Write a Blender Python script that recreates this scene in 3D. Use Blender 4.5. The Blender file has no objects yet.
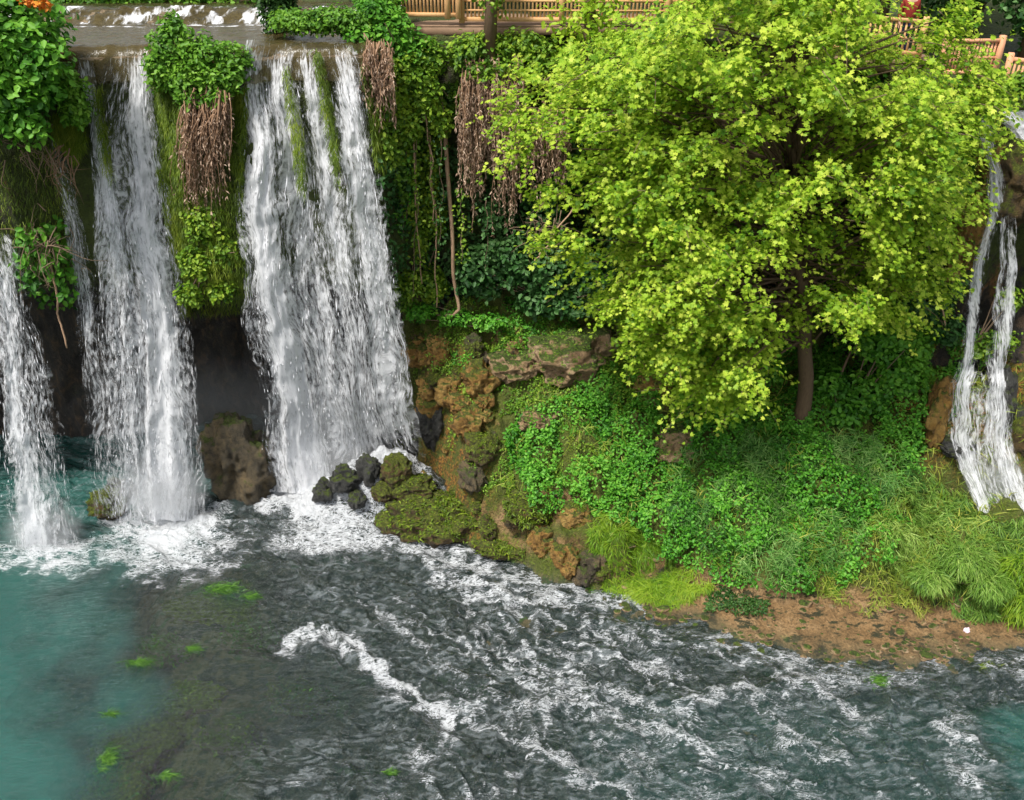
import bpy, math, random
import numpy as np
from mathutils import Vector
R = np.random.default_rng(7)
random.seed(7)
S = bpy.context.scene
COL = S.collection
rad = math.radians

# ---------------------------------------------------------------- camera
W_, H_, F_ = 1024, 800, 887.0
CAMZ = 18.4
TH = rad(30)
CT, ST = math.cos(TH), math.sin(TH)
def ray(px, py):
    r = (px - 512) / F_; u = (400 - py) / F_
    return r, CT + u * ST, -ST + u * CT
def P(px, py, Y):                      # point on the line of sight at depth Y
    r, dy, dz = ray(px, py); s = Y / dy
    return np.array((r * s, Y, CAMZ + dz * s))
def Pz(px, py, z):                     # point on the line of sight at height z
    r, dy, dz = ray(px, py); s = (z - CAMZ) / dz
    return np.array((r * s, dy * s, z))
def proj(X, Y, Z):
    zc = Z - CAMZ
    d = Y * CT - zc * ST; u = Y * ST + zc * CT
    return 512 + F_ * X / d, 400 - F_ * u / d
cam = bpy.data.cameras.new('camera'); camo = bpy.data.objects.new('camera', cam); COL.objects.link(camo)
camo.location = (0, 0, CAMZ); camo.rotation_euler = (rad(60), 0, 0)
cam.sensor_fit = 'HORIZONTAL'; cam.sensor_width = 36; cam.lens = 36 * F_ / W_
cam.clip_end = 2000; cam.clip_start = 0.1
S.camera = camo

# ---------------------------------------------------------------- numpy noise
def _h(ix, iy, iz, s):
    n = (ix * 374761393 + iy * 668265263 + iz * 2147483647 + s * 1274126177) & 0xffffffff
    n = ((n ^ (n >> 13)) * 1274126177) & 0xffffffff
    n = ((n ^ (n >> 16)) * 2246822519) & 0xffffffff
    return ((n ^ (n >> 15)) & 0xffffff) / float(0xffffff)
def vn(x, y, z=0.0, s=0):
    x, y, z = np.broadcast_arrays(np.asarray(x, float), np.asarray(y, float), np.asarray(z, float))
    fx, fy, fz = np.floor(x), np.floor(y), np.floor(z)
    ix, iy, iz = fx.astype(np.int64), fy.astype(np.int64), fz.astype(np.int64)
    tx, ty, tz = x - fx, y - fy, z - fz
    tx, ty, tz = [t * t * t * (t * (t * 6 - 15) + 10) for t in (tx, ty, tz)]
    def L(a, b, t): return a + (b - a) * t
    return L(L(L(_h(ix, iy, iz, s), _h(ix + 1, iy, iz, s), tx), L(_h(ix, iy + 1, iz, s), _h(ix + 1, iy + 1, iz, s), tx), ty),
             L(L(_h(ix, iy, iz + 1, s), _h(ix + 1, iy, iz + 1, s), tx), L(_h(ix, iy + 1, iz + 1, s), _h(ix + 1, iy + 1, iz + 1, s), tx), ty), tz) * 2 - 1
def fbm(x, y, z=0.0, o=4, s=0, g=0.5):
    t = 0; a = 1; f = 1
    for k in range(o):
        t = t + a * vn(x * f + 7.1 * k, y * f + 3.7 * k, z * f, s + k); a *= g; f *= 2.03
    return t
def ridged(x, y, z=0.0, o=4, s=0):
    t = 0; a = 1; f = 1
    for k in range(o):
        t = t + a * (1 - np.abs(vn(x * f + 5.3 * k, y * f, z * f, s + k)) * 2); a *= .5; f *= 2.1
    return t
def sst(a, b, x):
    t = np.clip((x - a) / (b - a), 0, 1); return t * t * (3 - 2 * t)

# ---------------------------------------------------------------- mesh helpers
def mk(name, v, loops, starts, mat, parent=None, attrs=None, smooth=True):
    me = bpy.data.meshes.new(name)
    v = np.ascontiguousarray(v, np.float32)
    me.vertices.add(len(v)); me.vertices.foreach_set('co', v.ravel())
    me.loops.add(len(loops)); me.loops.foreach_set('vertex_index', np.ascontiguousarray(loops, np.int32))
    me.polygons.add(len(starts)); me.polygons.foreach_set('loop_start', np.ascontiguousarray(starts, np.int32))
    me.update(calc_edges=True)
    if smooth: me.shade_smooth()
    for k, a in (attrs or {}).items():
        a = np.ascontiguousarray(a, np.float32)
        if a.ndim == 1:
            at = me.attributes.new(k, 'FLOAT', 'POINT'); at.data.foreach_set('value', a)
        else:
            at = me.attributes.new(k, 'FLOAT_VECTOR', 'POINT'); at.data.foreach_set('vector', a.ravel())
    me.materials.append(mat)
    o = bpy.data.objects.new(name, me); COL.objects.link(o)
    if parent is not None: o.parent = parent
    return o
def grid_faces(nu, nv, flip=False):
    i = np.arange(nu - 1)[:, None] * nv + np.arange(nv - 1)[None, :]
    q = np.stack([i, i + nv, i + nv + 1, i + 1], -1).reshape(-1, 4)
    if flip: q = q[:, ::-1]
    return q.ravel(), np.arange(0, q.size, 4)
class MB:                               # collects shapes, builds ONE mesh
    def __init__(s): s.v = []; s.f = []; s.n = 0
    def add(s, v, f):
        v = np.asarray(v, float); s.v.append(v); s.f += [[i + s.n for i in q] for q in f]; s.n += len(v)
    def tube(s, pts, radii, n=6):
        pts = np.asarray(pts, float); m = len(pts)
        radii = np.broadcast_to(np.asarray(radii, float), (m,))
        T = np.gradient(pts, axis=0); T /= np.linalg.norm(T, axis=1)[:, None] + 1e-9
        up = np.array((0, 0, 1.)) if abs(T[0][2]) < .9 else np.array((1., 0, 0))
        A = np.cross(T, up); A /= np.linalg.norm(A, axis=1)[:, None] + 1e-9
        B = np.cross(T, A)
        a = np.linspace(0, 2 * math.pi, n, endpoint=False)
        v = pts[:, None] + radii[:, None, None] * (np.cos(a)[None, :, None] * A[:, None] + np.sin(a)[None, :, None] * B[:, None])
        f = []
        for i in range(m - 1):
            for j in range(n):
                f.append([i * n + j, i * n + (j + 1) % n, (i + 1) * n + (j + 1) % n, (i + 1) * n + j])
        f.append(list(range(n))[::-1]); f.append([(m - 1) * n + j for j in range(n)])
        s.add(v.reshape(-1, 3), f)
    def box(s, c, d, rz=0.0, bev=0.0):
        x, y, z = [k / 2 for k in d]
        b = min(bev, x * .4, y * .4, z * .4)
        v = []
        for sz, ins in ((-z, b), (-z + b, 0), (z - b, 0), (z, b)):
            v += [(-x + ins, -y + ins, sz), (x - ins, -y + ins, sz), (x - ins, y - ins, sz), (-x + ins, y - ins, sz)]
        v = np.array(v); cr, sr = math.cos(rz), math.sin(rz)
        w = np.stack([v[:, 0] * cr - v[:, 1] * sr, v[:, 0] * sr + v[:, 1] * cr, v[:, 2]], 1) + np.asarray(c)
        f = [[3, 2, 1, 0], [12, 13, 14, 15]]
        for k in range(3):
            for j in range(4):
                f.append([4 * k + j, 4 * k + (j + 1) % 4, 4 * k + 4 + (j + 1) % 4, 4 * k + 4 + j])
        s.add(w, f)
    def build(s, name, mat, parent=None, smooth=True, attrs=None):
        loops = np.fromiter((i for q in s.f for i in q), np.int32)
        ln = np.array([len(q) for q in s.f]); st = np.concatenate([[0], np.cumsum(ln)[:-1]])
        return mk(name, np.concatenate(s.v), loops, st, mat, parent, attrs, smooth)
def tag(o, label=None, cat=None, group=None, kind=None):
    if label: o['label'] = label
    if cat: o['category'] = cat
    if group: o['group'] = group
    if kind: o['kind'] = kind
    return o
def thing(name, label, cat, loc=(0, 0, 0), group=None, kind=None):
    o = bpy.data.objects.new(name, None); COL.objects.link(o); o.location = tuple(float(x) for x in loc)
    o.empty_display_size = .2
    return tag(o, label, cat, group, kind)
def local(root, v): return np.asarray(v) - np.array(root.location)

# ---------------------------------------------------------------- leaves
def tpl(kind):
    if kind == 'oval':
        v = [(0, 0, 0), (-.30, .30, .10), (-.24, .72, .07), (0, 1, -.08), (.24, .72, .07), (.30, .30, .10)]
        f = [(0, 3, 2, 1), (0, 5, 4, 3)]
    elif kind == 'lobed':
        v = [(0, 0, 0), (-.22, .05, .03), (-.52, .22, .02), (-.26, .36, .07), (-.46, .72, -.03), (-.16, .66, .05), (0, 1.05, -.1),
             (.16, .66, .05), (.46, .72, -.03), (.26, .36, .07), (.52, .22, .02), (.22, .05, .03)]
        f = [(0, 3, 2, 1), (0, 5, 4, 3), (0, 6, 5), (0, 7, 6), (0, 9, 8, 7), (0, 11, 10, 9)]
    elif kind == 'blade':
        v = [(-.034, 0, 0), (.034, 0, 0), (-.03, .4, .16), (.03, .4, .16), (-.02, .75, .14), (.02, .75, .14), (0, 1.05, -.05)]
        f = [(0, 1, 3, 2), (2, 3, 5, 4), (4, 5, 6)]
    elif kind == 'tuft':
        v = [(0, 0, 0), (-.16, .45, .16), (0, 1, -.05), (.16, .45, .16)]
        f = [(0, 3, 2), (0, 2, 1)]
    elif kind == 'dry':
        v = [(0, 0, 0), (-.14, .4, .12), (0, 1, -.1), (.14, .4, .12)]
        f = [(0, 3, 2), (0, 2, 1)]
    return np.array(v, float), f
def leaves(name, pos, nrm, size, kind, mat, parent=None, up=None, jit=1.0, tint=None, rs=None):
    """one mesh of leaf shapes; up = growth direction (N,3) or None for random"""
    rs = rs or R
    pos = np.asarray(pos, float); N = len(pos)
    n = np.asarray(nrm, float) + rs.normal(0, .001, (N, 3)); n /= np.linalg.norm(n, axis=1)[:, None]
    d = rs.normal(0, 1, (N, 3)) * jit
    if up is not None: d = d + np.asarray(up)
    t = d - (d * n).sum(1)[:, None] * n; t /= np.linalg.norm(t, axis=1)[:, None] + 1e-9
    b = np.cross(t, n)
    tv, tf = tpl(kind); k = len(tv)
    sz = np.broadcast_to(np.asarray(size, float), (N,)) * rs.uniform(.65, 1.25, N)
    v = pos[:, None] + sz[:, None, None] * (tv[None, :, 0:1] * b[:, None] + tv[None, :, 1:2] * t[:, None] + tv[None, :, 2:3] * n[:, None])
    if parent is not None: v = v - np.array(parent.location)
    fl = np.array([i for q in tf for i in q]); ln = np.array([len(q) for q in tf])
    loops = (np.arange(N)[:, None] * k + fl[None]).ravel()
    st = np.concatenate([[0], np.cumsum(np.tile(ln, N))[:-1]])
    if tint is None: tint = rs.uniform(0, 1, N)
    return mk(name, v.reshape(-1, 3), loops, st, mat, parent, {'tint': np.repeat(tint, k)}, smooth=False)
def blob_points(blobs, n, rs, inner=.5, lump=.25):
    """points + outward normals through the outer volume of lumpy ellipsoids (x,y,z,rx,ry,rz)"""
    B = np.array(blobs, float)
    w = (B[:, 3] * B[:, 5] + B[:, 3] * B[:, 4] + B[:, 4] * B[:, 5]); w /= w.sum()
    i = rs.choice(len(B), n, p=w)
    d = rs.normal(0, 1, (n, 3)); d /= np.linalg.norm(d, axis=1)[:, None]
    r = (inner ** 3 + rs.uniform(0, 1, n) * (1 - inner ** 3)) ** (1 / 3)
    r = r * (1 + lump * fbm(d[:, 0] * 2.2 + i * 3.1, d[:, 1] * 2.2, d[:, 2] * 2.2, 3, 5))
    return B[i, :3] + d * r[:, None] * B[i, 3:], d

# ---------------------------------------------------------------- materials
class NT:
    def __init__(s, name):
        s.m = bpy.data.materials.new(name); s.m.use_nodes = True; s.t = s.m.node_tree; s.t.nodes.clear()
        s.out = s.t.nodes.new('ShaderNodeOutputMaterial')
    def n(s, ty, ins=None, **kw):
        d = s.t.nodes.new('ShaderNode' + ty)
        for k, v in kw.items(): setattr(d, k, v)
        for k, v in (ins or {}).items():
            sk = d.inputs[k]
            if hasattr(v, 'is_output') or isinstance(v, bpy.types.NodeSocket): s.t.links.new(v, sk)
            else: sk.default_value = v
        return d
    def ramp(s, fac, stops, interp='LINEAR'):
        d = s.n('ValToRGB', {0: fac}); d.color_ramp.interpolation = interp
        e = d.color_ramp.elements
        while len(e) < len(stops): e.new(.5)
        for q, (p, c) in zip(e, stops):
            q.position = p; q.color = tuple(c) + (1,) if len(c) == 3 else c
        return d.outputs[0]
    def math(s, op, a, b=0.0, c=0.0, clamp=False):
        d = s.n('Math', {0: a, 1: b, 2: c}, operation=op); d.use_clamp = clamp; return d.outputs[0]
    def noise(s, vec, scale, detail=4, rough=.55, dist=0.0):
        return s.n('TexNoise', {'Vector': vec, 'Scale': scale, 'Detail': detail, 'Roughness': rough, 'Distortion': dist}).outputs[0]
    def mix(s, f, a, b):
        d = s.n('Mix', data_type='RGBA'); 
        for k, v in ((0, f), (6, a), (7, b)):
            if isinstance(v, bpy.types.NodeSocket): s.t.links.new(v, d.inputs[k])
            else: d.inputs[k].default_value = v if k == 0 else (tuple(v) + (1,) if len(v) == 3 else v)
        return d.outputs[2]
    def attr(s, name, o=2): return s.n('Attribute', attribute_name=name).outputs[o]
    def surf(s, x): s.t.links.new(x, s.out.inputs[0]); return s.m
    def mapping(s, scale): 
        g = s.n('TexCoord').outputs['Object']
        return s.n('Mapping', {'Vector': g, 'Scale': scale}).outputs[0]
    def geo(s): return s.n('NewGeometry').outputs['Position']
    def gmap(s, scale): return s.n('Mapping', {'Vector': s.geo(), 'Scale': scale}).outputs[0]
def smooth01(t, x, a, b):
    d = t.n('MapRange', {0: x, 1: a, 2: b, 3: 0.0, 4: 1.0}, interpolation_type='SMOOTHSTEP'); return d.outputs[0]

def leafmat(name, dark, mid, light, trans=.4, rough=.5, spec=.3):
    t = NT(name)
    c = t.ramp(t.attr('tint'), [(0, dark), (.5, mid), (1, light)])
    p = t.n('BsdfPrincipled', {'Base Color': c, 'Roughness': rough, 'Specular IOR Level': spec})
    tr = t.n('BsdfTranslucent', {'Color': c})
    return t.surf(t.n('MixShader', {0: trans, 1: p.outputs[0], 2: tr.outputs[0]}).outputs[0])
def rockmat(name, cols, moss=(.09, .13, .015), mossamt=.5, wet=.5, scale=1.0):
    t = NT(name); g = t.geo()
    a = t.noise(g, 1.6 * scale, 6, .65, .6); b = t.noise(g, 7 * scale, 5, .6); vz = t.noise(t.gmap((4 * scale, 4 * scale, .8 * scale)), 1, 4)
    f = t.math('ADD', t.math('MULTIPLY', a, .75), t.math('MULTIPLY', vz, .35))
    c = t.ramp(f, [(.3, cols[0]), (.52, cols[1]), (.72, cols[2])])
    c = t.mix(t.math('MULTIPLY', smooth01(t, b, .55, .35), .55), c, [k * .35 for k in cols[0]])
    nz = t.n('SeparateXYZ', {0: t.n('NewGeometry').outputs['Normal']}).outputs[2]
    m = smooth01(t, t.math('ADD', t.math('MULTIPLY', nz, .35), t.noise(g, 2.3 * scale, 6, .7)), .82 - .42 * mossamt, .98 - .42 * mossamt)
    mc = t.ramp(t.noise(g, 11, 6, .75), [(.36, [.03, .022, .008]), (.48, [k * .6 for k in moss]), (.58, list(moss)), (.7, [k * 1.9 for k in moss])])
    c = t.mix(m, c, mc)
    h = t.math('ADD', t.math('MULTIPLY', b, .6), t.noise(g, 30 * scale, 4, .7))
    bm = t.n('Bump', {'Height': h, 'Strength': 1.0, 'Distance': .14})
    ro = t.math('ADD', t.math('MULTIPLY', m, .4), 1 - wet * .75, clamp=True)
    p = t.n('BsdfPrincipled', {'Base Color': c, 'Roughness': ro, 'Normal': bm.outputs[0], 'Specular IOR Level': .5})
    return t.surf(p.outputs[0])
def plain(name, col, rough=.7, var=.3, scale=12, stretch=(1, 1, 1), spec=.3):
    t = NT(name)
    n = t.noise(t.mapping(stretch), scale, 5, .6)
    c = t.mix(n, [k * (1 - var) for k in col], [k * (1 + var) for k in col])
    bm = t.n('Bump', {'Height': n, 'Strength': .5, 'Distance': .02})
    p = t.n('BsdfPrincipled', {'Base Color': c, 'Roughness': rough, 'Normal': bm.outputs[0], 'Specular IOR Level': spec})
    return t.surf(p.outputs[0])

M = {}
M['plane'] = leafmat('plane_leaf', (.11, .26, .016), (.37, .56, .035), (.66, .76, .10), .5)
M['fig'] = leafmat('fig_leaf', (.035, .14, .012), (.10, .30, .022), (.20, .44, .04), .35)
M['grassy'] = leafmat('shrub_leaf', (.05, .15, .012), (.12, .29, .02), (.24, .44, .045), .35)
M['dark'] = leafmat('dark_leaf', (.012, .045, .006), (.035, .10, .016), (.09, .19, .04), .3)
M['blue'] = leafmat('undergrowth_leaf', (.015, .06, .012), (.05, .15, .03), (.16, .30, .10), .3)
M['ivy'] = leafmat('ivy_leaf', (.04, .11, .010), (.15, .29, .02), (.34, .47, .04), .35)
M['cover'] = leafmat('cover_leaf', (.03, .14, .01), (.09, .31, .02), (.20, .46, .05), .3)
M['herb'] = leafmat('herb_leaf', (.06, .15, .01), (.15, .30, .02), (.30, .42, .05), .3)
M['grass'] = leafmat('grass_blade', (.07, .17, .008), (.17, .32, .015), (.34, .46, .04), .35)
M['longgrass'] = leafmat('long_grass_blade', (.06, .14, .02), (.17, .33, .04), (.38, .52, .12), .35)
M['grassdry'] = leafmat('pale_grass_blade', (.10, .17, .02), (.24, .33, .03), (.50, .50, .10), .35)
M['tallherb'] = leafmat('tall_herb_leaf', (.03, .12, .02), (.10, .27, .04), (.28, .45, .12), .3)
M['moss'] = leafmat('moss_blade', (.05, .09, .006), (.13, .21, .012), (.27, .34, .025), .3)
M['dryleaf'] = leafmat('dry_leaf', (.15, .085, .05), (.38, .25, .165), (.60, .45, .33), .2)
M['orange'] = leafmat('orange_petal', (.5, .12, .01), (.75, .22, .02), (.85, .40, .05), .3)
M['weed'] = leafmat('water_weed_blade', (.02, .075, .006), (.055, .16, .014), (.13, .28, .03), .2)
M['bark'] = plain('bark', (.13, .085, .05), .85, .55, 7, (6, 6, 1))
M['twig'] = plain('twig', (.20, .14, .09), .85, .4, 9)
M['root'] = plain('root', (.26, .155, .09), .85, .5, 5, (8, 8, 1))
M['vine'] = plain('vine_stem', (.42, .27, .17), .85, .4, 6, (6, 6, 1))
M['wood'] = plain('painted_wood', (.66, .38, .17), .6, .25, 5, (6, 6, 1))
M['woodpink'] = plain('pinkish_wood', (.72, .36, .20), .6, .2, 5, (6, 6, 1))
M['deck'] = plain('deck_wood', (.25, .16, .10), .8, .3, 5, (1, 12, 1))
M['pier'] = plain('dark_pier', (.05, .035, .028), .9, .3, 5)
M['rock'] = rockmat('brown_rock', ((.04, .034, .022), (.12, .095, .055), (.27, .19, .09)), mossamt=.35, wet=.6)
M['wetrock'] = rockmat('wet_grey_rock', ((.02, .02, .02), (.055, .055, .05), (.12, .12, .11)), mossamt=.3, wet=.85)
M['mossrock'] = rockmat('mossy_rock', ((.03, .022, .012), (.09, .06, .02), (.24, .14, .04)), moss=(.14, .17, .015), mossamt=.8, wet=.4)
M['tanrock'] = rockmat('tan_rock', ((.20, .12, .055), (.48, .31, .16), (.64, .47, .29)), moss=(.10, .16, .015), mossamt=.42, wet=.1)
M['ochre'] = rockmat('ochre_rock', ((.09, .045, .01), (.38, .20, .04), (.58, .38, .11)), moss=(.14, .17, .015), mossamt=.5, wet=.3)

# ================================================================ TERRAIN (river bed, bank and islet slope: one sheet)
SHX = np.array([-30, -6, -3.7, -2.3, -.9, .56, 2.6, 4.3, 6.9, 9, 10.7, 14.3, 18, 30])
SHY = np.array([27.5, 26, 24.4, 22.9, 22.2, 21.4, 20.0, 19.2, 17.75, 17.5, 17.5, 18.1, 18.5, 19])
def shore(X): return np.interp(X, SHX, SHY)
def ground0(X, Y):
    X = np.asarray(X, float); Y = np.asarray(Y, float)
    ys = shore(X) + .35 * fbm(X * .9, Y * .9, 3, 3, 11)
    d = Y - ys
    bank = 1.9 * sst(2.2, 4.6, X) * (1 - .3 * sst(9.5, 12, X))
    D = np.maximum(26.6 - ys - bank, 2.0)
    t = np.clip((d - bank) / D, 0, 1.3)
    z = np.where(d < bank, np.clip(d, 0, 9) * .19 * (bank > .3) + np.minimum(np.clip(d, 0, 9), bank) * .02, 0)
    zb = bank * .2
    up = zb + (6.1 - zb) * np.where(t < .12, t * 2.3, .276 + (t - .12) * .823)
    z = np.where(d >= bank, up, z)
    # right: grass mound, hollow where the cascade lands, steep tufa cone
    zr = np.interp(Y, [17.5, 19.0, 19.4, 20.3, 21.0, 21.9, 22.8, 23.6, 24.6], [0, .3, .95, 1.95, 2.0, 1.85, 3.6, 5.5, 6.5])
    wr = sst(11.2, 12.6, X)
    z = z * (1 - wr) + np.where(d > 0, zr, z) * wr
    # left end of the islet
    xl = np.interp(Y, [21, 22.5, 24, 25.3, 26.6, 28], [-.7, -1.3, -1.75, -2.35, -3.3, -3.6])
    e = sst(-.75, .55, X - xl + .35 * fbm(X * .8, Y * .8, 1, 3, 21))
    z = z * e
    # talus under the middle fall
    tal = 2.0 * np.exp(-(((X + 4.1) / 2.0) ** 2 + ((Y - 24.6) / 1.1) ** 2))
    z = np.maximum(z, tal - .30)
    deep = -(.32 + .25 * fbm(X * .5, Y * .5, 2, 3, 31)) - 1.6 * sst(-8.5, -12.5, X + (Y - 18) * .25)
    deep = np.minimum(deep, -.2)
    deep = deep - .5 * sst(9, 14, X) * sst(17, 14, Y)
    wet = np.where(z > .02, 0, sst(0, -1.2, d)) * 1.0
    base = np.where(z > .02, z, deep * np.clip(np.maximum(wet, (1 - e) * .9), 0.08, 1))
    return base
def ground(X, Y, detail=True):
    z = ground0(X, Y)
    k = sst(.25, 1.6, z)
    lump = (.42 + .22 * sst(2, 5, X)) * fbm(X * .75, Y * .75, 0, 3, 41) + .16 * ridged(X * 1.7, Y * 1.7, 0, 3, 43) - .08
    fl = sst(1.2, -.8, X - .25 * (Y - 23)) * sst(.2, .9, z)
    z = z + k * lump + fl * (.30 * (ridged(X * 1.1, Y * 1.1, z * .6, 4, 48) - .8) + .14 * fbm(X * 2.6, Y * 2.6, 0, 3, 49))
    z = z + .035 * fbm(X * 3, Y * 3, 0, 3, 47) * (1 + 2 * k)
    return z
def build_ground():
    xs = np.concatenate([np.arange(-34, -14, .3), np.arange(-14, 17, .075), np.arange(17, 34, .3)])
    ys = np.concatenate([np.arange(2, 12, .25), np.arange(12, 32.2, .075)])
    X, Y = np.meshgrid(xs, ys, indexing='ij')
    Z = ground(X, Y)
    l, s = grid_faces(len(xs), len(ys))
    wet = sst(.22, -.02, Z)
    t = NT('bank_ground'); g = t.geo()
    n1 = t.noise(g, .8, 5, .6, .4); n2 = t.noise(g, 3.5, 6, .65, .3); n3 = t.noise(g, 14, 5, .65)
    soil = t.ramp(t.math('ADD', t.math('MULTIPLY', n1, .6), t.math('MULTIPLY', n2, .4)), [(.36, (.10, .055, .02)), (.48, (.30, .175, .07)), (.62, (.44, .28, .135))])
    soil = t.mix(t.math('MULTIPLY', smooth01(t, n3, .52, .36), .6), soil, (.09, .055, .02))
    soil = t.mix(smooth01(t, t.noise(t.gmap((1.6, 3.6, 3)), 1, 6, .72), .53, .60), soil, (.035, .035, .012))
    dm = t.mix(n3, (.035, .05, .006), (.16, .19, .02))
    ochre = t.mix(smooth01(t, n3, .4, .62), (.07, .035, .008), (.42, .20, .03))
    och = t.attr('ochre')
    slopec = t.mix(smooth01(t, n2, .42, .58), dm, ochre)
    c = t.mix(t.math('MULTIPLY', t.attr('soil'), 1.0, clamp=True), t.mix(och, t.mix(smooth01(t, n2, .62, .72), dm, soil), slopec), soil)
    bed = t.ramp(t.math('ADD', t.math('MULTIPLY', n2, .4), t.math('MULTIPLY', n1, .6)), [(.36, (.008, .014, .010)), (.45, (.020, .040, .022)), (.51, (.15, .12, .06)), (.56, (.03, .05, .02)), (.63, (.06, .15, .02))])
    c = t.mix(t.attr('wet'), c, bed)
    n5 = t.noise(g, 38, 4, .7)
    c = t.mix(t.math('MULTIPLY', smooth01(t, n5, .50, .38), .5), c, (.025, .022, .008))
    bm = t.n('Bump', {'Height': t.math('ADD', t.math('ADD', n2, t.math('MULTIPLY', n3, .6)), t.math('MULTIPLY', n5, .3)), 'Strength': .9, 'Distance': .2})
    p = t.n('BsdfPrincipled', {'Base Color': c, 'Roughness': .75, 'Normal': bm.outputs[0]})
    m = t.surf(p.outputs[0])
    d = Y - shore(X)
    soil_a = sst(2.4, 3.6, X) * sst(2.6, 1.9, d) * sst(1.1, .7, Z)
    px, py = proj(X, Y, Z)
    tan = np.zeros_like(Z)
    for cx, cy, rx, ry in ((515, 355, 26, 28), (590, 338, 30, 18), (550, 510, 60, 14), (520, 520, 40, 14), (540, 545, 50, 10), (700, 590, 40, 12), (440, 385, 18, 10), (655, 385, 30, 22), (560, 500, 40, 10)):
        q = np.maximum(tan, sst(1.5, .6, ((px - cx) / rx) ** 2 + ((py - cy) / ry) ** 2 + .5 * fbm(X * 2, Y * 2, 0, 3, 5)))
        tan = q
    soil_a = np.maximum(soil_a, tan * (Z > .05))
    o_a = np.maximum(sst(-.1, -1.6, X) * sst(26.9, 25, Y + .5 * X * 0), sst(10.8, 11.8, X) * sst(22, 22.8, Y))
    ob = mk('riverbank', np.stack([X, Y, Z], -1).reshape(-1, 3), l, s, m, None,
            {'wet': wet.ravel(), 'soil': soil_a.ravel(), 'ochre': o_a.ravel()})
    tag(ob, 'rocky river bed rising to a bare earth bank and a green slope', 'riverbank', kind='structure')
build_ground()

# ================================================================ CLIFF + plateau
CX = np.array([-40, -14.5, -12.5, -10, -9.4, -8.8, -6.6, -6.1, -4.1, -3.6, -2.6, -1, 2, 5, 8, 9.6, 11, 12, 14.5, 17, 40])
CY = np.array([22.5, 22.9, 23.6, 24.3, 24.3, 23.9, 23.9, 24.35, 24.4, 24.7, 26.0, 26.6, 26.9, 27, 26.9, 26.4, 24.6, 23.9, 23.6, 23.2, 22])
def cliff_top(X): return np.interp(X, [-40, -3.4, -2.8, 9.6, 11.3, 12.2, 13.6, 14.4, 16, 40], [14.62, 14.62, 14.7, 14.6, 13.9, 13.1, 13.1, 13.5, 13.8, 14.2])
def cliffY(X, z):
    y = np.interp(X, CX, CY)
    left = sst(-2.4, -4.2, X)
    right = sst(10.4, 11.8, X)
    over = left * (6.2 * sst(8.6 + .5 * np.sin(X * 1.7), 6.0, z) - .35 * sst(14.4, 12, z) * sst(7.5, 10, z))
    over = over + (1 - left) * (1 - right) * (.9 * sst(13.4, 9.5, z)) + right * .9 * sst(11.2, 9.5, z) * sst(5, 7, z)
    return y + over
def cliffN(X, z):
    y = cliffY(X, z)
    n = .32 * fbm(X * .75, z * .45, 1, 3, 61) + .22 * ridged(X * 1.5, z * .35, 0, 3, 63) + .10 * fbm(X * 3.2, z * 2.2, 0, 3, 65)
    return y + n * sst(15, 13.6, z) * (.9 - .35 * sst(-3, -4, X))
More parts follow.
